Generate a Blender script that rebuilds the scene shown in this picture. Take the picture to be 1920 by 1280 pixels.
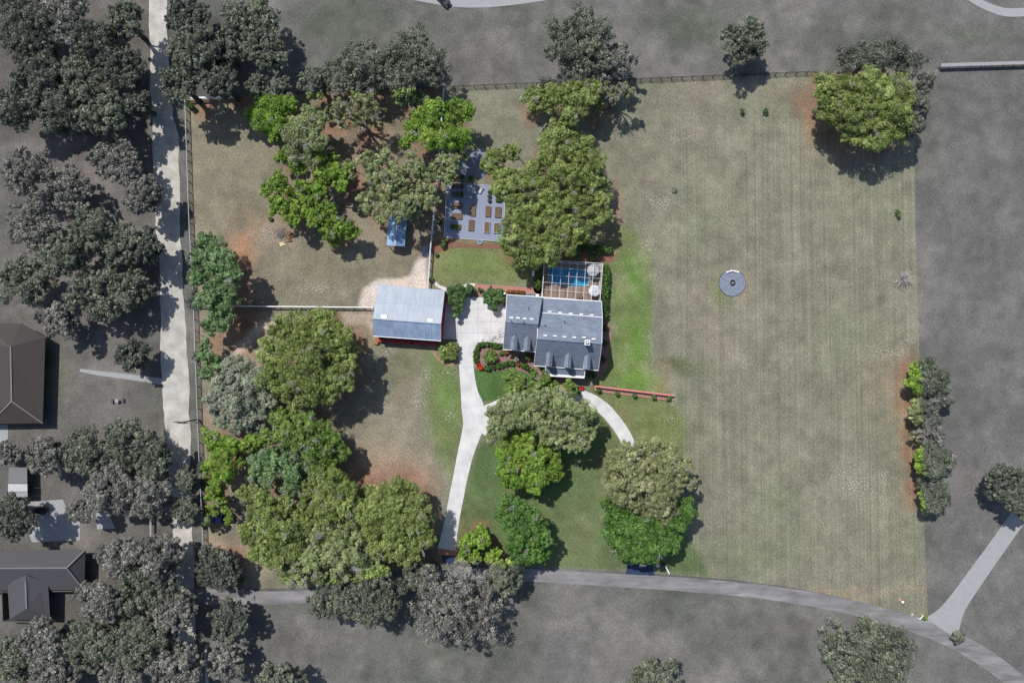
import bpy, math, random
import numpy as np
from mathutils import Vector, Matrix
random.seed(7); RS = np.random.RandomState(11)
for o in list(bpy.data.objects): bpy.data.objects.remove(o)
S = bpy.context.scene; COL = S.collection

# ---------------------------------------------------------------- camera, sky, sun, exposure
F, HC, TH = 1251.0, 152.5, math.atan(40/1251.0)      # focal length in photo pixels, flight height, small tilt
cam_d = bpy.data.cameras.new('camera'); cam = bpy.data.objects.new('camera', cam_d); COL.objects.link(cam)
cam.location = (0, 0, HC); cam.rotation_euler = (TH, 0, 0)
cam_d.sensor_width = 36; cam_d.lens = 36*F/1920; cam_d.clip_start = 1; cam_d.clip_end = 6000
S.camera = cam
SUN_EL = math.radians(56); SH = Vector((0.62, -0.785))   # shadows fall this way on the ground
W = bpy.data.worlds.new('World'); S.world = W; W.use_nodes = True
nt = W.node_tree; bg = nt.nodes['Background']; sk = nt.nodes.new('ShaderNodeTexSky'); sk.sky_type = 'NISHITA'
sk.sun_disc = False; sk.sun_elevation = SUN_EL
sun_dir = Vector((-SH.x*math.cos(SUN_EL), -SH.y*math.cos(SUN_EL), math.sin(SUN_EL)))
sk.sun_rotation = math.atan2(sun_dir.x, sun_dir.y)
bg.inputs['Strength'].default_value = 0.115; nt.links.new(sk.outputs[0], bg.inputs[0])
sd = bpy.data.lights.new('sun', 'SUN'); sd.energy = 4.3; sd.angle = math.radians(0.5); sd.color = (1, 0.965, 0.925)
so = bpy.data.objects.new('sun', sd); COL.objects.link(so); so.location = (-40, 60, 200)
so.rotation_euler = sun_dir.to_track_quat('Z', 'Y').to_euler()
S.view_settings.view_transform = 'Standard'; S.view_settings.look = 'None'; S.view_settings.gamma = 1
S.view_settings.use_curve_mapping = False; S.view_settings.exposure = 0.12
S.render.engine = 'CYCLES'

# ---------------------------------------------------------------- helpers
def G(px, py, z=0.0):
    """pixel of the photograph -> world x, y at height z"""
    dx, dy = (px-960)/F, -(py-640)/F
    yy = dy*math.cos(TH)+math.sin(TH); zz = dy*math.sin(TH)-math.cos(TH)
    t = (z-HC)/zz
    return dx*t, yy*t
def P(px, py, z=0.0):
    x, y = G(px, py, z); return Vector((x, y, z))
def PX(x, y):
    """world ground points -> photo pixels (numpy)"""
    c, s = math.cos(TH), math.sin(TH)
    yc = y*c - (-HC)*(-s)*1.0
    yc = y*c + (-HC)*s; zc = -y*s + (-HC)*c
    return 960 + F*x/(-zc), 640 - F*yc/(-zc)
SC = F/HC                                             # photo pixels per metre on the ground
def lin(c):
    c = np.asarray(c, float)/255.0
    return np.where(c <= .04045, c/12.92, ((c+.055)/1.055)**2.4)
K = 1.32                                              # light level: display value of a white card
def alb(c): return tuple(float(v) for v in lin(c)/K)
def grey(c, sat=.22, dark=.36):
    l = .25*c[0]+.6*c[1]+.15*c[2]
    return tuple((l+(v-l)*sat)*dark for v in c)

def new_mat(name):
    m = bpy.data.materials.new(name); m.use_nodes = True; return m
def mat(name, col, rough=.8, var=.15, scale=3.0, metal=0.0, bump=0.0, col2=None, spec=.3, detail=4, stretch=None):
    m = new_mat(name); n = m.node_tree.nodes; l = m.node_tree.links; b = n['Principled BSDF']
    b.inputs['Roughness'].default_value = rough; b.inputs['Metallic'].default_value = metal
    b.inputs['Specular IOR Level'].default_value = spec
    tc = n.new('ShaderNodeTexCoord'); mp = n.new('ShaderNodeMapping'); l.new(tc.outputs['Object'], mp.inputs[0])
    if stretch: mp.inputs['Scale'].default_value = stretch
    nz = n.new('ShaderNodeTexNoise'); nz.inputs['Scale'].default_value = scale; nz.inputs['Detail'].default_value = detail
    nz.inputs['Roughness'].default_value = .65
    l.new(mp.outputs[0], nz.inputs['Vector'])
    r = n.new('ShaderNodeMapRange'); r.inputs[1].default_value = .3; r.inputs[2].default_value = .7
    l.new(nz.outputs['Fac'], r.inputs[0])
    mx = n.new('ShaderNodeMix'); mx.data_type = 'RGBA'; l.new(r.outputs[0], mx.inputs[0])
    c2 = col2 if col2 else tuple(v*(1+var) for v in col); c1 = col if col2 else tuple(v*(1-var) for v in col)
    mx.inputs[6].default_value = (*c1, 1); mx.inputs[7].default_value = (*c2, 1)
    l.new(mx.outputs[2], b.inputs['Base Color'])
    if bump:
        bp = n.new('ShaderNodeBump'); bp.inputs['Strength'].default_value = bump; bp.inputs['Distance'].default_value = .05
        l.new(nz.outputs['Fac'], bp.inputs['Height']); l.new(bp.outputs[0], b.inputs['Normal'])
    return m

class MB:
    def __init__(s): s.v = []; s.f = []
    def add(s, vs, fs):
        k = len(s.v); s.v += [tuple(v) for v in vs]; s.f += [tuple(i+k for i in f) for f in fs]
    def prism(s, pts, z0, z1):
        """pts: list of (x,y); z0,z1 scalars"""
        n = len(pts)
        a = sum(pts[i][0]*pts[(i+1) % n][1]-pts[(i+1) % n][0]*pts[i][1] for i in range(n))
        if a < 0: pts = pts[::-1]
        s.add([(x, y, z0) for x, y in pts]+[(x, y, z1) for x, y in pts],
              [tuple(range(n-1, -1, -1)), tuple(range(n, 2*n))]+[(i, (i+1) % n, n+(i+1) % n, n+i) for i in range(n)])
    def box(s, c, d, rz=0.0):
        cx, cy, cz = c; hx, hy, hz = d[0]/2, d[1]/2, d[2]/2; co, si = math.cos(rz), math.sin(rz)
        p = [(cx+x*co-y*si, cy+x*si+y*co) for x, y in ((-hx, -hy), (hx, -hy), (hx, hy), (-hx, hy))]
        s.prism(p, cz-hz, cz+hz)
    def beam(s, a, b, w, h=None):
        """bar from a to b, width w, height h"""
        h = h or w; a = Vector(a); b = Vector(b); d = (b-a).normalized()
        up = Vector((0, 0, 1)) if abs(d.z) < .95 else Vector((1, 0, 0))
        x = d.cross(up).normalized()*w/2; y = x.cross(d).normalized()*h/2
        s.add([a-x-y, a+x-y, a+x+y, a-x+y, b-x-y, b+x-y, b+x+y, b-x+y],
              [(0, 1, 2, 3), (7, 6, 5, 4), (0, 4, 5, 1), (1, 5, 6, 2), (2, 6, 7, 3), (3, 7, 4, 0)])
    def tube(s, pts, rs, n=6):
        rings = []
        for i, p in enumerate(pts):
            p = Vector(p); q = Vector(pts[min(i+1, len(pts)-1)])-Vector(pts[max(i-1, 0)]); q.normalize()
            u = q.cross(Vector((.3, .9, .2))).normalized(); v = q.cross(u)
            rings.append([p+(u*math.cos(2*math.pi*k/n)+v*math.sin(2*math.pi*k/n))*rs[i] for k in range(n)])
        vs = [v for r in rings for v in r]; fs = []
        for i in range(len(pts)-1):
            for k in range(n): fs.append((i*n+k, i*n+(k+1) % n, (i+1)*n+(k+1) % n, (i+1)*n+k))
        fs.append(tuple(range(n-1, -1, -1))); fs.append(tuple((len(pts)-1)*n+k for k in range(n)))
        s.add(vs, fs)
    def lathe(s, c, prof, n=16):
        """prof: list of (r, z)"""
        cx, cy, cz = c; vs = []; fs = []
        for r, z in prof:
            for k in range(n): vs.append((cx+r*math.cos(2*math.pi*k/n), cy+r*math.sin(2*math.pi*k/n), cz+z))
        for i in range(len(prof)-1):
            for k in range(n): fs.append((i*n+k, i*n+(k+1) % n, (i+1)*n+(k+1) % n, (i+1)*n+k))
        fs.append(tuple(range(n-1, -1, -1))); fs.append(tuple((len(prof)-1)*n+k for k in range(n)))
        s.add(vs, fs)
    def build(s, name, m, parent=None, smooth=False):
        off = Vector((0, 0, 0)); q = parent
        while q is not None: off += q.location; q = q.parent
        me = bpy.data.meshes.new(name); me.from_pydata([(v[0]-off.x, v[1]-off.y, v[2]-off.z) for v in s.v], [], s.f)
        me.materials.append(m)
        if smooth: me.polygons.foreach_set('use_smooth', [True]*len(me.polygons))
        me.update(); o = bpy.data.objects.new(name, me); COL.objects.link(o)
        if parent: o.parent = parent
        return o
def tag(o, label=None, cat=None, group=None, kind=None):
    if label: o['label'] = label
    if cat: o['category'] = cat
    if group: o['group'] = group
    if kind: o['kind'] = kind
    return o
def thing(name, loc, label, cat, group=None, kind=None):
    e = bpy.data.objects.new(name, None); e.location = loc; e.empty_display_size = .5; COL.objects.link(e)
    return tag(e, label, cat, group, kind)
def copy_tree(o, loc, label, rz=None):
    c = o.copy(); COL.objects.link(c); c.location = loc; c['label'] = label
    if rz is not None: c.rotation_euler = (0, 0, rz)
    for ch in list(o.children):
        d = ch.copy(); COL.objects.link(d); d.parent = c
        for g in list(ch.children):
            e = g.copy(); COL.objects.link(e); e.parent = d
    return c
def ppts(pts, z=0.0): return [G(x, y, z) for x, y in pts]
def smoothline(pts, n=8):
    """Catmull-Rom through (x, y, w) rows"""
    pts = [np.array(p, float) for p in pts]; out = []
    for i in range(len(pts)-1):
        p0, p1, p2, p3 = pts[max(i-1, 0)], pts[i], pts[i+1], pts[min(i+2, len(pts)-1)]
        for k in range(n):
            t = k/n
            out.append(.5*((2*p1)+(-p0+p2)*t+(2*p0-5*p1+4*p2-p3)*t*t+(-p0+3*p1-3*p2+p3)*t**3))
    out.append(pts[-1]); return out
def strip_edges(line):
    L, R = [], []
    for i, p in enumerate(line):
        a = line[max(i-1, 0)][:2]; b = line[min(i+1, len(line)-1)][:2]; d = (b-a)/np.linalg.norm(b-a); nrm = np.array([-d[1], d[0]])
        L.append(p[:2]+nrm*p[2]/2); R.append(p[:2]-nrm*p[2]/2)
    return L, R
def road(name, rows, z, m, n=8, kind='structure', label=None, cat=None):
    """strip with a real thickness just above the ground, rows = (px, py, width px)"""
    ln_ = smoothline(rows, n)
    if 'dirt' in name or 'path' in name: ln_ = [np.array([p[0]+1.0*math.sin(i*.7), p[1], p[2]*(1+random.uniform(-.05, .05))]) for i, p in enumerate(ln_)]
    L, R = strip_edges(ln_); vs = []; fs = []
    for a, b in zip(L, R):
        la, lb = G(*a), G(*b)
        vs += [(la[0], la[1], z), (lb[0], lb[1], z)]
    for i in range(len(L)-1): fs.append((2*i, 2*i+2, 2*i+3, 2*i+1))
    mb = MB(); mb.add(vs, fs); o = mb.build(name, m); return tag(o, label, cat, None, kind)

# value noise on arrays
def vnoise(x, y, s, seed):
    r = np.random.RandomState(seed); T = r.rand(256, 256)
    x = x/s+1000; y = y/s+1000; xi = np.floor(x).astype(int); yi = np.floor(y).astype(int); fx = x-xi; fy = y-yi
    fx = fx*fx*(3-2*fx); fy = fy*fy*(3-2*fy)
    a = T[xi % 256, yi % 256]; b = T[(xi+1) % 256, yi % 256]; c = T[xi % 256, (yi+1) % 256]; d = T[(xi+1) % 256, (yi+1) % 256]
    return (a*(1-fx)+b*fx)*(1-fy)+(c*(1-fx)+d*fx)*fy
def fbm(x, y, s, seed, o=4):
    t = 0; a = 1; w = 0
    for i in range(o):
        q = .6+i*1.1+seed*.37; co, si = math.cos(q), math.sin(q); t = t+a*vnoise(x*co-y*si, x*si+y*co, s/2**i, seed+i*13); w += a; a *= .55
    return t/w-.5
def sdf(px, py, poly):
    """signed distance, positive inside"""
    d = np.full(np.shape(px), 1e9); ins = np.zeros(np.shape(px), bool); n = len(poly)
    for i in range(n):
        ax, ay = poly[i]; bx, by = poly[(i+1) % n]; ex, ey = bx-ax, by-ay
        t = np.clip(((px-ax)*ex+(py-ay)*ey)/(ex*ex+ey*ey+1e-9), 0, 1)
        d = np.minimum(d, (px-ax-t*ex)**2+(py-ay-t*ey)**2)
        c = ((ay > py) != (by > py)) & (px < (bx-ax)*(py-ay)/((by-ay) if by != ay else 1e-9)+ax)
        ins ^= c
    return np.where(ins, 1, -1)*np.sqrt(d)
PARCEL = [(347, 184), (1713, 127), (1716, 400), (1722, 600), (1730, 900), (1740, 1166), (1695, 1152), (1650, 1138), (1605, 1126), (1560, 1115),
          (1515, 1106), (1470, 1098), (1380, 1087), (1290, 1079), (1200, 1073), (1100, 1067), (1000, 1061), (900, 1056), (796, 1052),
          (768, 1062), (740, 1070), (690, 1084), (640, 1093), (580, 1100), (520, 1103), (459, 1101), (428, 1038), (384, 1041), (375, 850), (366, 600), (356, 400)]
PW = [G(x, y) for x, y in PARCEL]

# ---------------------------------------------------------------- tree data (used by ground litter too)
OAK, LIME, PALE, MOSS, DARK, BRN, TEAL, GRN = 'oak', 'lime', 'pale', 'moss', 'dark', 'brown', 'teal', 'green'
GG, GB, GD = 'grey_green', 'grey_brown', 'grey_dark'
STY = {  # leaf base colour, second colour
    OAK: ((.128, .190, .030), (.355, .420, .150)), LIME: ((.110, .235, .012), (.290, .400, .075)), PALE: ((.165, .220, .072), (.380, .435, .210)),
    MOSS: ((.200, .240, .150), (.410, .440, .340)), DARK: ((.055, .145, .018), (.165, .280, .065)), BRN: ((.170, .200, .070), (.380, .390, .205)),
    TEAL: ((.095, .195, .055), (.290, .400, .190)), GRN: ((.100, .200, .025), (.270, .370, .100)),
    GG: ((.112, .138, .090), (.235, .250, .180)), GB: ((.160, .160, .134), (.300, .298, .258)), GD: ((.074, .088, .062), (.165, .182, .140)),
    'hedge': ((.035, .095, .015), (.090, .170, .035)), 'shrub': ((.055, .130, .028), (.150, .250, .085)), 'red': ((.45, .03, .02), (.6, .06, .04)),
    'rust': ((.26, .09, .03), (.38, .17, .06)), 'pink': ((.30, .16, .14), (.42, .26, .22))}
T = []   # (style, height m, lobes, label, density, twigs, group)
def tr(style, h, lobes, label, dens=1.0, twigs=2, group=None, name='oak_tree'): T.append((style, h, lobes, label, dens, twigs, group, name))
tr(LIME, 11, [(480, 205, 25), (505, 190, 28), (532, 195, 24), (500, 225, 26), (524, 232, 22), (512, 252, 13)], 'bright green tree against the white fence, top left of the lot', name='leafy_tree')
tr(PALE, 13, [(575, 215, 24), (560, 238, 30), (545, 262, 26), (588, 255, 24), (600, 222, 16), (566, 285, 30)], 'pale mossy oak with grey twigs above the lime green tree', 1, 9)
tr(LIME, 11, [(528, 290, 20), (558, 305, 20), (592, 290, 22), (620, 300, 20), (640, 322, 20), (608, 325, 22), (636, 345, 16), (515, 335, 20), (503, 352, 20), (530, 360, 22), (560, 352, 20),
    (587, 352, 18), (520, 385, 20), (548, 392, 20), (575, 380, 16), (600, 372, 15), (548, 412, 16), (585, 408, 20), (612, 400, 18), (612, 430, 22), (640, 420, 20), (655, 432, 15), (628, 447, 14)],
   'sprawling lime green tree with gaps and hooked branches, left meadow', .8, 8, name='leafy_tree')
tr(PALE, 14, [(655, 315, 18), (690, 300, 20), (722, 300, 22), (745, 322, 22), (700, 330, 22), (775, 305, 22), (690, 372, 24), (722, 362, 24), (712, 392, 24), (760, 352, 20), (795, 330, 20),
    (745, 395, 20), (790, 372, 20), (775, 395, 16), (740, 345, 18), (838, 335, 14), (812, 318, 18), (800, 355, 17), (812, 372, 14), (828, 308, 14), (730, 330, 18), (760, 380, 18)], 'thin pale oak with open crown above the small metal shed', .55, 14)  # rightmost lobes added so the crown throws shade over the garden
tr(LIME, 13, [(790, 222, 28), (815, 200, 22), (845, 212, 28), (872, 205, 17), (800, 250, 28), (832, 248, 28), (862, 258, 22), (775, 240, 18), (762, 265, 14)], 'vivid lime tree straddling the white north-south fence', 1.1, 3, name='leafy_tree')
tr(PALE, 12, [(872, 278, 16), (850, 300, 17), (842, 330, 12), (832, 296, 14), (848, 318, 12)], 'small pale tree above the gravel pad beside the garden', .85, 4)  # lobes nearest the garden and extra height added to shade the plaza
tr(BRN, 14, [(625, 195, 24), (655, 200, 26), (690, 190, 26), (640, 222, 20), (672, 232, 20), (705, 215, 20)], 'nearly bare thin tree with dark trunk by the top fence', .28, 16)
tr(TEAL, 8, [(752, 182, 16), (772, 178, 17), (788, 184, 14)], 'small blue-green tree under the top boundary, left of the lime tree', .9, 2)
tr(OAK, 14, [(1050, 235, 20), (1072, 250, 26), (1040, 262, 28), (1085, 275, 28), (1110, 300, 26), (1060, 292, 32), (1025, 302, 30), (1000, 318, 25), (1092, 325, 34), (1125, 340, 22), (1055, 340, 36),
    (1020, 350, 30), (1120, 375, 26), (1085, 375, 32), (1045, 385, 32), (1130, 405, 18), (1095, 412, 28), (1005, 395, 28), (975, 400, 26), (1060, 425, 30), (1020, 432, 30), (960, 430, 26), (985, 452, 28),
    (1040, 458, 28), (1070, 452, 24), (1095, 440, 16), (960, 462, 20), (985, 484, 20), (1012, 478, 22), (1038, 484, 15), (930, 290, 22), (918, 312, 18), (945, 325, 24), (960, 280, 18), (940, 350, 18), (975, 350, 24), (962, 375, 20)],
   'huge spreading live oak shading the pool cage and garden', 1, 10, name='live_oak')
tr(OAK, 13, [(1000, 172, 22), (1028, 185, 24), (1058, 180, 26), (1085, 190, 26), (1070, 215, 20), (1110, 175, 22), (1005, 192, 16), (1040, 165, 24), (1075, 158, 26), (1108, 155, 22), (1120, 195, 14)], 'yellowish oak crossing the top fence, above the huge live oak', .95, 8)
tr(BRN, 13, [(1135, 160, 18), (1165, 165, 18), (1150, 180, 14), (1185, 172, 12)], 'thin bare-looking tree by the top fence, right of the yellowish oak', .25, 12)
tr(OAK, 16, [(1545, 150, 24), (1552, 180, 26), (1575, 165, 28), (1560, 208, 26), (1590, 200, 30), (1612, 165, 32), (1645, 150, 34), (1622, 205, 32), (1655, 195, 34), (1690, 165, 34), (1690, 205, 32),
    (1600, 238, 24), (1632, 240, 30), (1665, 238, 30), (1695, 245, 24), (1640, 268, 18), (1600, 110, 32), (1640, 95, 36), (1680, 95, 32), (1715, 110, 30), (1740, 150, 20), (1722, 190, 28), (1725, 230, 20)],
   'massive oak on the top right corner of the lot', 1, 12, name='live_oak')
tr(TEAL, 14, [(380, 452, 22), (400, 465, 24), (415, 480, 22), (385, 490, 24), (410, 505, 26), (430, 512, 18), (425, 538, 22), (398, 535, 26), (382, 560, 20), (415, 562, 24), (408, 590, 24), (390, 610, 18), (425, 592, 16),
    (366, 480, 18), (362, 520, 18), (360, 560, 18)], 'blue-green oak over the west fence beside the middle board fence', .95, 5, name='live_oak')
tr(TEAL, 9, [(380, 645, 16), (392, 672, 18), (385, 700, 16), (405, 690, 15), (375, 668, 14)], 'small ragged tree on the west boundary above the grey mossy tree', .8, 3)
tr(OAK, 17, [(520, 612, 22), (548, 605, 24), (580, 600, 24), (610, 605, 24), (600, 632, 30), (560, 635, 30), (525, 645, 28), (502, 655, 22), (635, 630, 26), (650, 655, 22), (622, 662, 30), (580, 668, 32), (540, 675, 30),
    (508, 690, 24), (495, 712, 22), (655, 685, 20), (635, 700, 26), (600, 705, 30), (562, 710, 30), (525, 722, 26), (615, 730, 26), (580, 740, 28), (545, 748, 26), (648, 722, 16), (600, 590, 14)],
   'big round olive oak between the board fence and barn lawn', 1, 9, name='live_oak')
tr(MOSS, 12, [(425, 695, 24), (450, 690, 22), (475, 705, 22), (410, 720, 22), (440, 722, 26), (470, 735, 26), (495, 750, 20), (400, 750, 22), (430, 755, 26), (462, 768, 26), (488, 780, 18), (415, 785, 20), (450, 795, 22), (476, 798, 16)],
   'silvery grey mossy oak near the west fence', 1.1, 9, name='live_oak')
tr(LIME, 13, [(395, 820, 16), (380, 815, 12), (420, 835, 22), (402, 855, 26), (430, 865, 22), (460, 835, 20), (478, 828, 14), (385, 880, 22), (412, 890, 24), (400, 915, 14)],
   'yellow-green tree in the west corner above the blue pickup', 1, 3, name='leafy_tree')
tr(LIME, 8, [(395, 930, 13), (410, 942, 12), (392, 955, 9), (425, 960, 7), (427, 975, 8), (404, 964, 6), (386, 975, 8), (384, 905, 10)], 'sparse lime tree whose branches hang over the blue pickup', .8, 3, name='leafy_tree')
tr(GRN, 14, [(520, 785, 20), (548, 800, 22), (575, 795, 22), (600, 808, 22), (530, 820, 22), (560, 830, 24), (592, 838, 24), (622, 830, 20), (635, 855, 20), (608, 868, 24), (500, 820, 16)], 'mid green oak below the big round olive oak', .95, 9)
tr(TEAL, 13, [(475, 860, 20), (500, 855, 22), (480, 885, 20), (510, 880, 22), (538, 862, 22), (545, 890, 20), (575, 872, 20), (545, 912, 20), (570, 905, 16), (500, 905, 16)], 'bluish green open-crowned tree in the middle of the west grove', .85, 9)
tr(OAK, 15, [(470, 930, 20), (455, 925, 14), (495, 945, 24), (475, 965, 22), (465, 1000, 22), (500, 975, 28), (532, 955, 26), (490, 1015, 28), (525, 1005, 28), (480, 1040, 22), (510, 1050, 24), (540, 1035, 26), (530, 1075, 18), (562, 965, 22), (560, 1000, 24)],
   'wide olive oak at the west end of the south grove', 1, 8, name='live_oak')
tr(OAK, 15, [(590, 900, 24), (620, 905, 26), (645, 925, 24), (600, 930, 26), (635, 950, 26), (665, 950, 18), (600, 965, 26), (575, 935, 20), (655, 975, 22)], 'dense olive oak in the middle of the south grove', 1, 8, name='live_oak')
tr(PALE, 15, [(590, 1010, 26), (620, 1000, 26), (650, 1015, 26), (585, 1045, 26), (620, 1040, 28), (655, 1050, 24), (560, 1070, 22), (600, 1078, 22), (635, 1078, 20), (545, 1092, 12), (675, 1075, 20), (690, 1050, 20), (710, 1070, 18)],
   'pale oak with bare white twigs on the south border', 1, 18, name='live_oak')
tr(OAK, 15, [(690, 930, 22), (715, 935, 24), (745, 918, 22), (760, 935, 24), (780, 955, 24), (735, 955, 28), (700, 965, 26), (800, 975, 18), (775, 985, 26), (740, 990, 30), (700, 1005, 28), (800, 1005, 18), (780, 1020, 26), (745, 1028, 28), (710, 1035, 24),
    (765, 1048, 18), (670, 990, 18)], 'broad olive oak between the south grove and the driveway', 1.05, 7, name='live_oak')
tr(PALE, 14, [(928, 772, 15), (955, 757, 22), (985, 755, 24), (1015, 745, 24), (1045, 750, 24), (1070, 765, 24), (1095, 775, 24), (1110, 795, 18), (942, 792, 20), (922, 800, 13), (922, 825, 10), (970, 780, 28), (1005, 780, 30), (1040, 785, 28), (1075, 800, 28), (1100, 815, 20),
    (1060, 825, 22), (1085, 835, 18), (1030, 815, 22)], 'pale grey-green oak filling the loop of the driveway', 1, 10, name='live_oak')
tr(GRN, 9, [(960, 710, 17), (980, 722, 18), (958, 732, 16), (1012, 712, 18), (1028, 724, 18), (1008, 735, 18), (1068, 722, 10), (1075, 735, 10)], 'loose green tree in front of the porch', .8, 3, name='leafy_tree')
tr(LIME, 12, [(960, 830, 22), (942, 848, 16), (985, 835, 24), (970, 862, 24), (1005, 860, 26), (945, 885, 16), (985, 885, 26), (1015, 890, 22), (1035, 870, 20), (1042, 892, 14), (960, 900, 18), (1000, 905, 20), (1030, 845, 20)],
   'lime green tree merging with the pale oak inside the drive loop', 1.05, 5, name='leafy_tree')
tr(DARK, 12, [(958, 940, 18), (945, 960, 18), (970, 955, 20), (985, 970, 22), (955, 980, 20), (975, 998, 24), (1005, 985, 22), (1015, 1010, 20), (990, 1020, 24), (965, 1022, 18), (1000, 1042, 22), (975, 1048, 20), (1018, 1038, 14)],
   'dark green compact tree south of the drive loop', 1.1, 4, name='leafy_tree')
tr(LIME, 8, [(900, 1000, 15), (885, 1012, 15), (872, 1020, 12), (905, 1015, 14), (872, 1040, 14), (890, 1048, 13), (928, 1035, 12), (920, 1048, 13)], 'small crooked tree right of the driveway end', 1, 5, name='leafy_tree')
tr(BRN, 15, [(1155, 865, 22), (1180, 855, 24), (1205, 842, 22), (1235, 842, 22), (1260, 855, 24), (1280, 880, 22), (1250, 880, 28), (1215, 870, 26), (1150, 900, 22), (1178, 890, 26), (1170, 925, 26), (1228, 910, 28), (1262, 912, 26), (1285, 905, 18),
    (1205, 935, 26), (1240, 945, 26), (1255, 965, 20), (1218, 960, 22), (1190, 915, 22)], 'brownish olive oak right of the drive loop', 1.05, 7, name='live_oak')
tr(DARK, 12, [(1145, 950, 18), (1155, 975, 22), (1180, 970, 24), (1150, 1000, 20), (1178, 1000, 26), (1205, 990, 26), (1235, 1000, 24), (1180, 1030, 24), (1210, 1022, 26), (1240, 1025, 20), (1195, 1048, 16), (1258, 1010, 20), (1268, 985, 18), (1288, 965, 18), (1290, 945, 14), (1162, 1022, 20), (1265, 1030, 10), (1222, 1045, 14)],
   'dark green tree against the brownish oak, by the south gate', 1.1, 4, name='leafy_tree')
for (st, h, lb, lab) in ((LIME, 9, [(1722, 695, 14), (1718, 716, 14), (1740, 690, 24), (1760, 715, 28), (1735, 725, 24)], 'lime green tree crossing the east boundary, topmost of the row'),
    (PALE, 9, [(1722, 765, 14), (1725, 785, 13), (1745, 765, 24), (1775, 750, 18), (1750, 790, 20)], 'pale tree crossing the east boundary, second of the row'),
    (LIME, 9, [(1730, 855, 14), (1731, 878, 12), (1748, 850, 24), (1775, 862, 24), (1758, 880, 24)], 'green tree crossing the east boundary, third of the row'),
    (LIME, 8, [(1736, 925, 11), (1742, 940, 12), (1755, 918, 24), (1770, 935, 20), (1752, 945, 22)], 'small round tree crossing the east boundary, lowest of the row')):
    tr(st, h, lb, lab, 1.05, 2, 'row of trees on the east boundary', 'leafy_tree')
tr(BRN, 8, [(1725, 815, 14), (1745, 820, 20), (1765, 820, 14)], 'nearly bare tree in the east boundary row', .3, 12, 'row of trees on the east boundary')
def auto(px, py, r, seed):
    rr = random.Random(seed); L = [(px, py, r*.55)]; n = 6 if r > 30 else 5
    a0 = rr.random()*6
    for k in range(n):
        a = a0+k*2*math.pi/n+rr.uniform(-.25, .25); q = r*rr.uniform(.5, .68)
        L.append((px+q*math.cos(a), py+q*math.sin(a), r*rr.uniform(.36, .5)))
    return L
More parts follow.
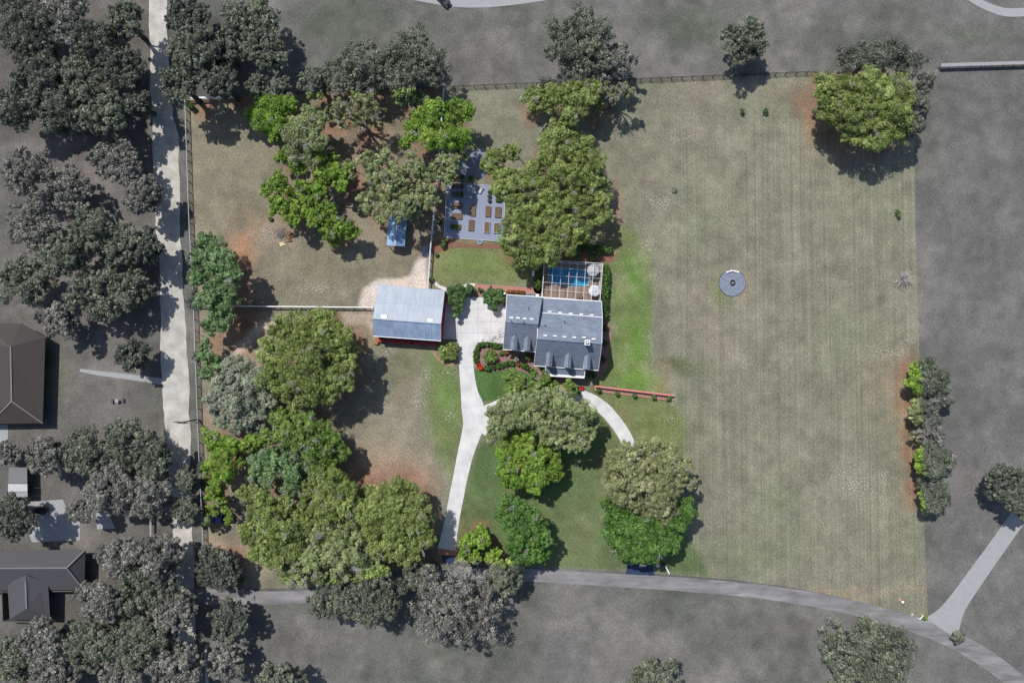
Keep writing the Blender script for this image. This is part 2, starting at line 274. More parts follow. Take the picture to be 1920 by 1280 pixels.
OUT = [
 (GD, 16, 35, 40, 58, 'dark tree in the top left corner'), (GB, 14, 115, 25, 50, 'greyish tree on the top edge, second from the left corner'), (GG, 15, 228, 32, 36, 'greener rounded tree by the dirt road at the top'),
 (GD, 15, 165, 75, 45, 'dark tree in the upper left wood, below the greyish top-edge tree'), (GD, 15, 65, 120, 50, 'dark tree in the upper left wood near the left edge'), (GG, 15, 140, 145, 46, 'olive tree in the middle of the upper left wood'),
 (GD, 15, 215, 120, 45, 'dark tree of the upper left wood left of the dirt road'), (GD, 14, 30, 195, 45, 'dark tree on the left edge at the foot of the upper wood'), (GD, 15, 105, 205, 44, 'dark tree at the lower edge of the upper left wood'),
 (GG, 15, 185, 205, 44, 'full tree at the lower right corner of the upper left wood'), (GD, 13, 255, 190, 28, 'narrow dark tree beside the dirt road bend'),
 (GD, 16, 350, 30, 38, 'dark tree right of the dirt road on the top edge'), (GG, 19, 355, 95, 44, 'broad tree right of the dirt road near the top'), (GG, 18, 330, 150, 36, 'tree overhanging the dirt road above the lot corner'),
 (GG, 15, 470, 35, 52, 'large tree at the top edge left of the open pasture'), (GD, 15, 415, 85, 40, 'dark tree between the two large top trees'), (GD, 17, 410, 150, 32, 'tall dark tree just outside the white fence'),
 (GG, 14, 500, 95, 36, 'tree on the edge of the open pasture'), (GG, 10, 480, 160, 22, 'small green tree outside the top boundary, left'), (GG, 9, 528, 158, 18, 'small rounded green tree outside the top boundary'),
 (GG, 14, 665, 125, 55, 'left half of the oak pair above the top fence'), (GG, 15, 770, 110, 66, 'right larger oak of the pair above the top fence'), (GG, 11, 590, 150, 30, 'low tree left of the oak pair above the top fence'),
 (GG, 15, 1085, 70, 68, 'large oak above the top fence, centre'), (GB, 12, 1150, 110, 40, 'thin tree touching the right side of the centre top oak'), (GG, 12, 1402, 75, 42, 'lone round oak above the top fence'),
 (GB, 12, 40, 320, 50, 'bare greyish tree in the left yard near the edge'), (GB, 11, 120, 350, 45, 'second bare greyish tree in the left yard'), (GB, 12, 215, 300, 42, 'grey tree left of the pale dirt road'),
 (GB, 12, 265, 365, 38, 'grey tree close to the dirt road, left side'), (GB, 12, 50, 420, 46, 'brown-grey tree above the brown-roofed house'), (GG, 13, 165, 430, 42, 'greenest tree of the left yard'), (GG, 13, 220, 450, 42, 'green tree beside the road in the left yard'),
 (GD, 12, 268, 460, 34, 'dark tree shading the left side of the dirt road'), (GG, 13, 40, 520, 52, 'large tree just above the brown-roofed house'), (GG, 13, 110, 480, 40, 'tree between the left-yard oaks'), (GG, 13, 165, 550, 48, 'tree with a forked shadow right of the brown-roofed house'),
 (GG, 12, 230, 540, 42, 'tree between the brown-roofed house and the road'), (GB, 11, 110, 600, 32, 'small tree touching the corner of the brown-roofed house'), (GD, 9, 245, 665, 32, 'low dark tree beside the curved pale path'),
 (GG, 13, 150, 850, 44, 'left tree of the cluster above the concrete yard'), (GG, 13, 225, 830, 46, 'top tree of the cluster above the concrete yard'), (GB, 12, 80, 855, 38, 'grey tree right of the white shed'), (GG, 13, 280, 860, 40, 'tree leaning towards the road, mid left'),
 (GB, 13, 200, 920, 48, 'grey tree above the concrete path'), (GB, 13, 275, 930, 44, 'grey tree left of the road near the pale pole'), (GG, 11, 352, 900, 26, 'green tree overhanging the road from the lot side'), (GG, 11, 345, 955, 26, 'second green tree overhanging the road from the lot side'),
 (GB, 11, 145, 960, 24, 'small tree on the concrete yard'), (GD, 12, 18, 975, 40, 'dark tree left of the parked car at the left edge'), (GB, 7, 12, 850, 22, 'small dark tree above the white shed'),
 (GB, 13, 225, 1050, 42, 'grey tree right of the grey-roofed house'), (GB, 14, 295, 1045, 44, 'grey tree left of the road bend'), (GG, 14, 265, 1110, 52, 'large tree between the grey-roofed house and the road'), (GB, 13, 185, 1130, 42, 'tree at the foot of the grey roof'),
 (GB, 13, 320, 1150, 40, 'tree overhanging the lower dirt road'), (GG, 13, 160, 1210, 50, 'broad tree near the bottom edge, left'), (GB, 13, 70, 1210, 45, 'tree below the grey-roofed house'), (GG, 12, 15, 1240, 45, 'tree in the bottom left corner'),
 (GG, 14, 255, 1210, 50, 'broad tree left of the lower dirt road'), (GB, 13, 325, 1250, 45, 'tree at the bottom edge by the dirt road'), (GB, 12, 100, 1275, 45, 'tree on the bottom edge, second from the corner'), (GB, 12, 220, 1280, 40, 'tree on the bottom edge left of the road tree'),
 (GD, 10, 408, 1070, 42, 'dark rounded tree at the road junction'), (GD, 10, 425, 1168, 38, 'dark oval tree below the road junction'), (GG, 12, 620, 1125, 40, 'tree hanging over the asphalt road, left'), (GG, 14, 700, 1120, 56, 'wide tree hanging over the asphalt road'),
 (GB, 16, 850, 1150, 82, 'great grey oak below the driveway end'), (GG, 11, 945, 1082, 36, 'greenish tree over the road right of the great grey oak'), (GG, 10, 790, 1085, 34, 'tree between the lot corner and the great grey oak'),
 (GG, 11, 520, 1285, 42, 'tree cut by the bottom edge, left of centre'), (GG, 13, 1640, 1245, 78, 'large tree at the bottom edge, right'), (GG, 11, 1225, 1285, 48, 'tree cut by the bottom edge, centre right'),
 (GD, 12, 1892, 905, 40, 'dark tree above the pale lane at the right edge'), (GD, 12, 1925, 935, 36, 'dark tree cut by the right edge above the lane'), (GG, 3, 1800, 1195, 11, 'small bush at the end of the right lane'),
 (GB, 12, 425, 1245, 38, 'thin grey tree below the dark oval tree')]
for i, (st, h, x, y, r, lab) in enumerate(OUT):
    T.append((st, h, auto(x, y, r, i+50), lab, .55 if lab.startswith('thin') or 'bare' in lab else .95, 2, 'neighbours\' trees around the lot', 'neighbour_tree' if h > 4 else 'bush'))

# ---------------------------------------------------------------- ground sheet
gx = np.concatenate([[-3000, -600], np.arange(-135, 135.1, .42), [600, 3000]]); gy = np.concatenate([[-3000, -600], np.arange(-95, 95.1, .42), [600, 3000]])
X, Y = np.meshgrid(gx, gy, indexing='ij'); NX, NY = X.shape
Xc, Yc = np.clip(X, -135, 135), np.clip(Y, -95, 95)
U, V = PX(Xc, Yc)
wu, wv = fbm(Xc, Yc, 9, 3)*34, fbm(Xc, Yc, 9, 91)*34
Uw, Vw = U+wu, V+wv
C = np.zeros((NX, NY, 3)); C[:] = lin((132, 131, 113))
SPK = np.zeros((NX, NY)); MOW = np.zeros((NX, NY))
def blend(mask, col):
    global C
    C = C*(1-mask[..., None])+lin(col)*mask[..., None]
def ell(cx, cy, rx, ry, pw=1.0, w=1):
    u, v = (Uw, Vw) if w else (U, V)
    return np.exp(-(((u-cx)/rx)**2+((v-cy)/ry)**2)**pw)
def poly(pts, soft=8, w=.5):
    return np.clip(.5+sdf(U+wu*w*.5, V+wv*w*.5, pts)/soft, 0, 1)
n1, n2, n3 = fbm(Xc, Yc, 22, 5), fbm(Xc, Yc, 5, 17, 3), fbm(Xc, Yc, 2.6, 29, 2)
# west side drier and browner
blend(np.clip((860-U)/120, 0, 1)*.5, (154, 141, 123))
blend(np.clip(n1*3.2+.2, 0, 1)*.7*np.clip((850-U)/60, 0, 1), (122, 121, 101))
blend(np.clip(-n1*3.2, 0, 1)*.4*np.clip((850-U)/60, 0, 1), (168, 146, 126))
blend(np.clip(n1*3.5, 0, 1)*.4*np.clip((U-1240)/60, 0, 1), (128, 130, 106))
blend(np.clip(-n1*3.5, 0, 1)*.35*np.clip((U-1240)/60, 0, 1), (150, 138, 126))
# greener places
blend(poly([(1118, 430), (1180, 425), (1222, 470), (1226, 560), (1222, 640), (1224, 690), (1252, 735), (1262, 748), (1290, 800), (1282, 860), (1200, 900), (1100, 745), (1120, 690), (1130, 560)], 12)*.8, (112, 124, 76))
blend(ell(1186, 520, 22, 52)*.75, (98, 134, 58)); blend(ell(1190, 650, 30, 60)*.75, (104, 138, 60)); blend(ell(1200, 712, 40, 20)*.75, (108, 142, 60)); blend(np.clip(n2*5, 0, 1)*poly([(1118, 430), (1180, 425), (1222, 470), (1226, 560), (1222, 640), (1224, 690), (1252, 735), (1120, 735), (1130, 560)], 12)*.6, (140, 138, 108))
blend(ell(1225, 790, 55, 45)*.6, (120, 132, 80))
blend(poly([(808, 455), (940, 450), (1000, 480), (1000, 535), (890, 535), (810, 540)], 12)*.8, (118, 126, 80)); blend(ell(880, 492, 50, 24)*.5, (108, 138, 64)); blend(ell(960, 500, 30, 24)*.5, (115, 135, 72))
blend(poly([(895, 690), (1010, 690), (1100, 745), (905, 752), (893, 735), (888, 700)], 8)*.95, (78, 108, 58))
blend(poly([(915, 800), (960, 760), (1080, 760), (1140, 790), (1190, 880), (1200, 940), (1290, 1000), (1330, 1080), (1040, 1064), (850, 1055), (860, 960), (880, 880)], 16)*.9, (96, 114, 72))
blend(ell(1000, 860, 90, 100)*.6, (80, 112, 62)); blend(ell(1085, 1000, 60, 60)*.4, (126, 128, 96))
blend(poly([(798, 655), (858, 680), (872, 770), (868, 830), (848, 890), (815, 850), (796, 760)], 22)*.85, (112, 124, 78)); blend(ell(770, 680, 50, 25)*.6, (118, 124, 88)); blend(ell(838, 740, 22, 60)*.6, (100, 130, 62))
blend(ell(1268, 682, 30, 12)*.8, (84, 94, 58)); blend(ell(1300, 690, 45, 14)*.5, (98, 104, 72)); blend(ell(1445, 940, 26, 30)*.4, (112, 122, 80)); blend(ell(1352, 545, 26, 28)*.45, (112, 122, 74)); blend(ell(1560, 235, 60, 30)*.45, (124, 126, 84))
blend(ell(1399, 534, 7, 24, 1, 0)*.9, (158, 138, 114)); blend(ell(1348, 545, 12, 30, 1, 0)*.6, (108, 118, 74)); blend(ell(1400, 1040, 90, 24)*.3, (112, 120, 84)); blend(ell(600, 500, 60, 30)*.35, (122, 122, 98)); blend(ell(400, 330, 30, 70)*.5, (122, 122, 100))
# bare red-brown soil and leaf litter
for a in ((456, 480, 26, 80, 1.3, (172, 128, 96)), (460, 600, 40, 60, 1.1, (158, 112, 88)), (420, 640, 50, 40, .7, (160, 118, 94)), (730, 900, 75, 36, 1.1, (176, 130, 104)), (660, 880, 50, 40, .7, (160, 118, 96)),
          (1524, 195, 12, 66, .8, (164, 130, 100)), (1700, 780, 30, 120, .7, (160, 138, 108)), (1715, 900, 22, 60, .7, (162, 134, 104)), (1650, 720, 50, 60, .4, (160, 134, 112)), (898, 985, 34, 20, .85, (166, 112, 90)),
          (530, 440, 46, 30, .55, (182, 160, 146)), (420, 800, 50, 40, .6, (168, 130, 106)), (440, 1040, 60, 44, 1.2, (182, 156, 134)), (690, 260, 110, 90, .75, (150, 118, 100)), (780, 450, 60, 60, .6, (150, 118, 98)),
          (640, 250, 60, 60, .6, (158, 122, 104)), (560, 380, 90, 80, .45, (160, 132, 114)), (1150, 400, 24, 70, .6, (160, 124, 102)), (1245, 720, 20, 40, .6, (168, 140, 120)), (650, 610, 50, 20, .5, (168, 140, 120)),
          (740, 750, 60, 60, .35, (156, 140, 126)), (800, 950, 20, 70, .5, (158, 124, 96)), (1210, 340, 40, 20, .3, (165, 140, 125)), (1600, 1110, 160, 10, .5, (170, 148, 124)), (470, 470, 40, 80, .3, (160, 134, 112)), (1050, 470, 90, 20, .8, (118, 66, 48)),
          (870, 450, 70, 14, .6, (140, 90, 66)), (822, 420, 14, 60, .6, (150, 104, 76)), (880, 320, 60, 14, .7, (150, 92, 66)), (1450, 170, 100, 10, .3, (160, 142, 122)), (1160, 775, 24, 30, .4, (150, 118, 88)), (872, 1000, 14, 40, .6, (170, 128, 98))):
    blend(ell(a[0], a[1], a[2], a[3], 1.3)*a[4]*(.62 if a[0] < 1000 else .8)*np.clip(.75+n2*2.2, 0, 1), a[5])
# pale sand by the barn and on the western track
blend(poly([(672, 572), (682, 540), (705, 524), (742, 520), (772, 512), (782, 488), (800, 470), (806, 545), (700, 580)], 7, 1)*.95, (214, 204, 192))
blend(poly([(640, 580), (700, 584), (704, 640), (690, 606), (644, 604)], 8, 1)*.7, (190, 174, 156)); blend(poly([(428, 668), (470, 622), (485, 602), (520, 598), (520, 610), (496, 618), (450, 672)], 8, 1)*.8, (196, 178, 158))
for a in ((1656, 910, 10, 60), (1660, 660, 60, 20), (1262, 750, 8, 22), (1252, 780, 22, 14), (1225, 560, 10, 40), (1215, 470, 18, 40), (1236, 372, 40, 22), (1290, 260, 50, 8), (850, 700, 30, 14), (790, 745, 30, 40), (805, 700, 16, 30), (720, 655, 20, 14),
          (600, 540, 80, 20), (740, 560, 40, 60), (500, 440, 26, 26), (1700, 640, 20, 20), (1600, 900, 60, 60), (1400, 700, 200, 200), (540, 480, 120, 60), (840, 775, 20, 20), (1225, 650, 6, 60)):
    SPK = np.maximum(SPK, ell(a[0], a[1], a[2], a[3])*(.35 if a[2] > 90 else 1))
MOW = np.clip((U-1235)/30, 0, 1)*np.clip((V-180)/60, 0, 1)
# litter under every crown
for st, h, lobes, lab, dens, tw, grp, nm in T:
    for (x, y, r) in lobes[::2]:
        gxp, gyp = x+(957-x)*h*.7/HC, y+(680-y)*h*.7/HC
        bb = (np.abs(U-gxp) < r*2.2) & (np.abs(V-gyp) < r*2.2)
        if not bb.any(): continue
        m = np.exp(-(((U-gxp+wu*.4)/(r*1.1))**2+((V-gyp+wv*.4)/(r*1.1))**2)**2)*.5*bb
        if st in (DARK,) or 'porch' in lab or 'loop' in lab: m = m*.3
        blend(m*(x < 1240 or x > 1500), (142, 108, 86))
PAR = sdf(U, V, PARCEL)
# outside the lot
inside = np.clip(.5+PAR/1.0, 0, 1)
Cin = C.copy()
C[:] = lin((112, 111, 107)); 
blend(np.clip(n1*3+.3, 0, 1)*.6, (92, 96, 84)); blend(np.clip(-n1*3.5, 0, 1)*.6, (128, 125, 120)); blend(np.clip(n2*3.5, 0, 1)*.35, (134, 128, 122))
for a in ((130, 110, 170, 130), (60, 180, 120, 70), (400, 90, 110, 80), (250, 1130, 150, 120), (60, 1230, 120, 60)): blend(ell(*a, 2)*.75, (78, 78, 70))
blend(np.clip((U-1740)/30, 0, 1)*.6, (112, 110, 108)); blend(np.clip((330-U)/60, 0, 1)*.4, (112, 105, 100))
for a in ((150, 1000, 40, 30), (220, 700, 60, 14), (60, 270, 120, 12)): blend(ell(*a)*.6, (140, 134, 128))
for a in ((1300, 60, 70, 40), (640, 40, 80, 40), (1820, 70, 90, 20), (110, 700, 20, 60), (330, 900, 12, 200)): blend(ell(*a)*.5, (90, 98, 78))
for a in ((560, 1200, 60, 20), (1460, 1180, 60, 14), (900, 120, 60, 60)): blend(ell(*a)*.4, (122, 112, 104))
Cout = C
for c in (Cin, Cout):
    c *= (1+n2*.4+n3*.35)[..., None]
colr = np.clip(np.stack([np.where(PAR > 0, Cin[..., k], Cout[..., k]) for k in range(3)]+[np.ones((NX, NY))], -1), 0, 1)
colr[..., :3] /= K
me = bpy.data.meshes.new('ground'); nv = NX*NY
me.vertices.add(nv); me.vertices.foreach_set('co', np.stack([X, Y, np.zeros_like(X)], -1).astype('f4').ravel())
ii, jj = np.meshgrid(np.arange(NX-1), np.arange(NY-1), indexing='ij'); q = (ii*NY+jj).ravel()
fc = np.stack([q, q+NY, q+NY+1, q+1], -1).astype('i4'); nf = len(fc)
me.loops.add(nf*4); me.loops.foreach_set('vertex_index', fc.ravel()); me.polygons.add(nf); me.polygons.foreach_set('loop_start', np.arange(nf, dtype='i4')*4)
me.update(calc_edges=True)
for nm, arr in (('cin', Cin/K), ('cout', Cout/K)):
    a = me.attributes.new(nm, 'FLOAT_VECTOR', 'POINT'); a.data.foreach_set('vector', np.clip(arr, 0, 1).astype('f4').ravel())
for nm, arr in (('par', PAR), ('spk', SPK), ('mow', MOW)):
    a = me.attributes.new(nm, 'FLOAT', 'POINT'); a.data.foreach_set('value', arr.astype('f4').ravel())
gm = new_mat('ground_soil_and_grass'); n = gm.node_tree.nodes; l = gm.node_tree.links; b = n['Principled BSDF']; b.inputs['Roughness'].default_value = .95; b.inputs['Specular IOR Level'].default_value = .1
def attr(nm):
    a = n.new('ShaderNodeAttribute'); a.attribute_name = nm; return a
def mathn(op, a, bb, c=None):
    m = n.new('ShaderNodeMath'); m.operation = op
    for i, v in enumerate((a, bb, c)):
        if v is None: continue
        if isinstance(v, (int, float)): m.inputs[i].default_value = v
        else: l.new(v, m.inputs[i])
    return m.outputs[0]
gt = mathn('GREATER_THAN', attr('par').outputs['Fac'], 0.0)
mix = n.new('ShaderNodeMix'); mix.data_type = 'RGBA'; l.new(gt, mix.inputs[0]); l.new(attr('cout').outputs['Vector'], mix.inputs[6]); l.new(attr('cin').outputs['Vector'], mix.inputs[7])
tc = n.new('ShaderNodeTexCoord')
def noise(scale, detail=3, st=(1, 1, 1), rot=0):
    mp = n.new('ShaderNodeMapping'); mp.inputs['Scale'].default_value = st; mp.inputs['Rotation'].default_value = (0, 0, rot); l.new(tc.outputs['Object'], mp.inputs[0])
    z = n.new('ShaderNodeTexNoise'); z.inputs['Scale'].default_value = scale; z.inputs['Detail'].default_value = detail; z.inputs['Roughness'].default_value = .7; l.new(mp.outputs[0], z.inputs['Vector']); return z.outputs['Fac']
f1 = noise(2.3, 6, (1, 1, 1), .7); f2 = noise(.45, 5, (1, 1, 1)); lines = noise(1.0, 2, (1.75, .009, 1), math.radians(1.2)); cross = noise(1.0, 2, (.02, .8, 1))
g1 = mathn('MULTIPLY_ADD', mathn('SUBTRACT', f1, .5), 2.0, 1.0)
g1o = mathn('MULTIPLY_ADD', mathn('SUBTRACT', f1, .5), 1.7, 1.0)
g1 = mathn('ADD', mathn('MULTIPLY', g1, gt), mathn('MULTIPLY', g1o, mathn('SUBTRACT', 1.0, gt)))
g2 = mathn('MULTIPLY_ADD', mathn('SUBTRACT', f2, .5), .7, 1.0)
mw = mathn('MULTIPLY', attr('mow').outputs['Fac'], gt)
g3 = mathn('MULTIPLY_ADD', mathn('MULTIPLY', mathn('SUBTRACT', lines, .5), mw), .8, 1.0)
g4 = mathn('MULTIPLY_ADD', mathn('MULTIPLY', mathn('SUBTRACT', cross, .5), gt), .06, 1.0)
tot = mathn('MULTIPLY', mathn('MULTIPLY', g1, g2), mathn('MULTIPLY', g3, g4))
vm = n.new('ShaderNodeVectorMath'); vm.operation = 'SCALE'; l.new(mix.outputs[2], vm.inputs[0]); l.new(tot, vm.inputs['Scale'])
# pale limestone grit shows where the turf is thin
sp = noise(3.3, 2); thr = mathn('SUBTRACT', .74, mathn('MULTIPLY', attr('spk').outputs['Fac'], .15)); sm = mathn('GREATER_THAN', sp, thr); sm = mathn('MULTIPLY', sm, gt)
m2 = n.new('ShaderNodeMix'); m2.data_type = 'RGBA'; l.new(sm, m2.inputs[0]); l.new(vm.outputs[0], m2.inputs[6]); m2.inputs[7].default_value = (.46, .43, .38, 1)
l.new(m2.outputs[2], b.inputs['Base Color'])
bp = n.new('ShaderNodeBump'); bp.inputs['Strength'].default_value = .5; bp.inputs['Distance'].default_value = .08; l.new(f1, bp.inputs['Height']); l.new(bp.outputs[0], b.inputs['Normal'])
me.materials.append(gm); go = bpy.data.objects.new('ground', me); COL.objects.link(go); tag(go, kind='structure')

# ---------------------------------------------------------------- materials
def leaf_mat(name):
    m = new_mat(name); n = m.node_tree.nodes; l = m.node_tree.links; n.remove(n['Principled BSDF'])
    a = n.new('ShaderNodeAttribute'); a.attribute_name = 'leaf'
    d = n.new('ShaderNodeBsdfDiffuse'); t = n.new('ShaderNodeBsdfTranslucent'); g = n.new('ShaderNodeBsdfGlossy'); g.inputs['Roughness'].default_value = .45
    mx = n.new('ShaderNodeMixShader'); mx.inputs[0].default_value = .28; m2 = n.new('ShaderNodeMixShader'); m2.inputs[0].default_value = .035
    l.new(a.outputs['Vector'], d.inputs[0]); l.new(a.outputs['Vector'], t.inputs[0]); l.new(d.outputs[0], mx.inputs[1]); l.new(t.outputs[0], mx.inputs[2])
    l.new(mx.outputs[0], m2.inputs[1]); l.new(g.outputs[0], m2.inputs[2]); l.new(m2.outputs[0], n['Material Output'].inputs[0]); return m
LEAF = leaf_mat('leaf')
BARK = mat('bark', (.13, .105, .085), .9, .3, 4); BARKG = mat('neighbour_bark', (.06, .055, .05), .9, .3, 4); TWIG = mat('bare_grey_branch', (.27, .25, .24), .8, .25, 5); TWIGG = mat('neighbour_bare_branch', (.11, .108, .105), .8, .25, 5)
CONC = mat('pale_concrete', alb((216, 215, 213)), .85, .2, .3, detail=12, bump=.1); CONCD = mat('concrete_joint', (.16, .155, .15), .9)
SAND = mat('grey_toned_sand_road', alb((190, 187, 178)), .9, .28, .35, detail=7); ASPH = mat('grey_asphalt_road', alb((136, 134, 134)), .85, .42, .35, detail=7, stretch=(.35, 1.6, 1))
LANE = mat('grey_lane_concrete', alb((164, 165, 165)), .85, .06, .6, detail=5)
BRICKW = mat('red_brick_paving', (.30, .13, .10), .85, .25, 9, bump=.3, col2=(.44, .22, .18)); BRICK = mat('red_brick_wall', (.30, .075, .05), .85, .2, 7)
SHING = mat('slate_blue_shingle', (.115, .135, .165), .8, .16, 5, stretch=(.5, 3, 1), detail=6, bump=.2)
WHITE = mat('white_paint', (.76, .76, .76), .55, .05, 3); METAL = mat('pale_blue_metal_roofing', (.335, .375, .425), .55, .12, .8, stretch=(1, .25, 1), metal=.1, spec=.4)
METALB = mat('bluer_metal_roofing', (.345, .43, .56), .55, .2, .9, stretch=(1, .3, 1), metal=.1, spec=.4); REDW = mat('barn_red_boards', (.32, .02, .025), .8, .2, 5)  # METALB: bluer, more varied roofing for the south slope and seam
SHEDM = mat('galvanised_shed_roofing', (.22, .34, .50), .4, .35, .8, metal=.35, spec=.5); BLACK = mat('black_fence_paint', (.018, .018, .02), .6, .2); GREYW = mat('weathered_board', (.42, .42, .44), .8, .2, 5)
DKMET = mat('dark_metal', (.03, .03, .035), .5, .2); GLASS = mat('dark_glass', (.02, .03, .04), .12, .1, spec=.6); GRAVEL = mat('blue_grey_gravel', alb((132, 140, 154)), .9, .45, 3, detail=6, bump=.4)
GRAVP = mat('pale_grey_gravel', alb((146, 154, 174)), .9, .12, 8, detail=6, bump=.3); WOOD = mat('bed_timber', (.20, .14, .10), .85, .25, 6); SOIL = mat('garden_soil', (.13, .08, .05), .95, .5, 5, bump=.5); SOILR = mat('red_mulch', (.19, .095, .065), .95, .35, 5, bump=.4)
SOILP = mat('pale_straw_soil', (.135, .09, .058), .95, .5, 5, bump=.4); CREAM = mat('cream_wall', (.5, .46, .4), .8, .06); STONE = mat('pale_stone', (.50, .48, .47), .85, .2, 5); PINK = mat('pink_granite', (.50, .26, .22), .8, .3, 2, col2=(.7, .6, .56))
TEALM = mat('blue_green_trough_paint', (.06, .16, .22), .4, .2); DECK = mat('tan_pool_deck', (.29, .21, .155), .85, .25, 1.2, col2=(.20, .165, .15), detail=5); UMBG = mat('grey_canvas', (.40, .41, .44), .8, .1, 2); UMBW = mat('white_canvas', (.62, .63, .66), .8, .06, 2)
LOG = mat('cut_logs', (.28, .14, .07), .9, .4, 4); ASHM = mat('ash_and_twigs', (.25, .23, .23), .95, .3, 4)
HROOF = mat('neighbour_brown_shingle', alb((74, 68, 66)), .85, .12, 3); HROOF2 = mat('neighbour_grey_shingle', alb((84, 84, 86)), .85, .12, 3); HWALL = mat('neighbour_wall', (.09, .085, .08), .85); HPALE = mat('neighbour_pale_metal', (.26, .26, .26), .6); HRIDGE = mat('neighbour_ridge_cap', (.16, .155, .15), .8)
CARB = mat('blue_car_paint', (.015, .04, .17), .25, .1, spec=.6); CARD = mat('dark_car_paint', (.02, .024, .028), .25, .1, spec=.6); RUB = mat('tyre_rubber', (.02, .02, .02), .9); LAMPM = mat('headlight_lens', (.4, .4, .4), .2)
def water_mat():
    m = new_mat('pool_water'); n = m.node_tree.nodes; l = m.node_tree.links; b = n['Principled BSDF']; b.inputs['Roughness'].default_value = .06
    tc = n.new('ShaderNodeTexCoord'); z = n.new('ShaderNodeTexNoise'); z.inputs['Scale'].default_value = .45; z.inputs['Detail'].default_value = 5; l.new(tc.outputs['Object'], z.inputs['Vector'])
    mx = n.new('ShaderNodeMix'); mx.data_type = 'RGBA'; r = n.new('ShaderNodeMapRange'); r.inputs[1].default_value = .4; r.inputs[2].default_value = .75; l.new(z.outputs['Fac'], r.inputs[0]); l.new(r.outputs[0], mx.inputs[0])
    mx.inputs[6].default_value = (.004, .19, .37, 1); mx.inputs[7].default_value = (.05, .33, .48, 1); l.new(mx.outputs[2], b.inputs['Base Color'])
    z2 = n.new('ShaderNodeTexNoise'); z2.inputs['Scale'].default_value = 5; l.new(tc.outputs['Object'], z2.inputs['Vector']); bp = n.new('ShaderNodeBump'); bp.inputs['Strength'].default_value = .2; l.new(z2.outputs['Fac'], bp.inputs['Height']); l.new(bp.outputs[0], b.inputs['Normal']); return m
WATER = water_mat()
def screen_mat():
    m = new_mat('insect_screen'); n = m.node_tree.nodes; l = m.node_tree.links; b = n['Principled BSDF']; b.inputs['Base Color'].default_value = (.02, .02, .025, 1); b.inputs['Roughness'].default_value = .8
    t = n.new('ShaderNodeBsdfTransparent'); mx = n.new('ShaderNodeMixShader'); mx.inputs[0].default_value = .07; l.new(t.outputs[0], mx.inputs[1]); l.new(b.outputs[0], mx.inputs[2]); l.new(mx.outputs[0], n['Material Output'].inputs[0]); return m
SCREEN = screen_mat()

# ---------------------------------------------------------------- roads and lanes outside the lot
road('dirt_road', [(296, -40, 34), (297, 60, 34), (300, 160, 36), (306, 220, 40), (311, 280, 50), (314, 400, 46), (320, 500, 42), (324, 600, 46), (328, 700, 50), (333, 800, 46), (338, 900, 40), (343, 1000, 36), (348, 1100, 34), (352, 1320, 32)], .02, SAND, 8)
road('asphalt_road', [(352, 1118, 30), (420, 1118, 28), (520, 1120, 24), (640, 1112, 24), (760, 1088, 24), (860, 1076, 24), (980, 1077, 24), (1100, 1084, 24), (1220, 1091, 25), (1320, 1098, 26), (1440, 1110, 26), (1560, 1130, 27), (1660, 1154, 28), (1760, 1186, 32), (1830, 1222, 34), (1890, 1264, 34), (1960, 1325, 34)], .028, ASPH)
road('north_road', [(740, -14, 14), (800, -4, 18), (860, 4, 20), (930, 4, 18), (1010, -4, 14), (1080, -16, 12)], .02, LANE)
road('north_east_lane', [(1790, -25, 14), (1830, 2, 14), (1868, 19, 15), (1900, 24, 16), (1960, 20, 16)], .02, LANE)
road('east_lane', [(1765, 1178, 74), (1778, 1158, 52), (1795, 1130, 38), (1830, 1080, 34), (1870, 1024, 32), (1905, 975, 32), (1950, 915, 34)], .036, LANE)
road('garden_path', [(150, 694, 6), (190, 700, 8), (240, 706, 10), (308, 716, 12)], .012, LANE)
mb = MB(); mb.prism(ppts([(45, 940), (118, 936), (128, 962), (150, 975), (150, 1012), (60, 1016), (48, 985)]), -.1, .02); tag(mb.build('concrete_yard', LANE), kind='structure')
mb = MB(); mb.prism(ppts([(180, 952), (205, 965), (216, 990), (182, 992)]), -.1, .02); tag(mb.build('concrete_yard', LANE), kind='structure')
mb = MB(); mb.prism(ppts([(-20, 796), (15, 796), (15, 838), (-20, 838)]), -.1, .024); tag(mb.build('concrete_yard', LANE), kind='structure')
mb = MB(); mb.prism(ppts([(1178, 1056), (1222, 1054), (1228, 1078), (1172, 1078)]), -.1, .024)
ASPB = mat('blue_black_asphalt', alb((50, 62, 92)), .8, .2); tag(mb.build('gate_apron', ASPB), kind='structure')
mb = MB(); mb.prism(ppts([(828, 1040), (855, 1041), (850, 1056), (832, 1056)]), -.1, .026); tag(mb.build('gate_apron', ASPB), kind='structure')

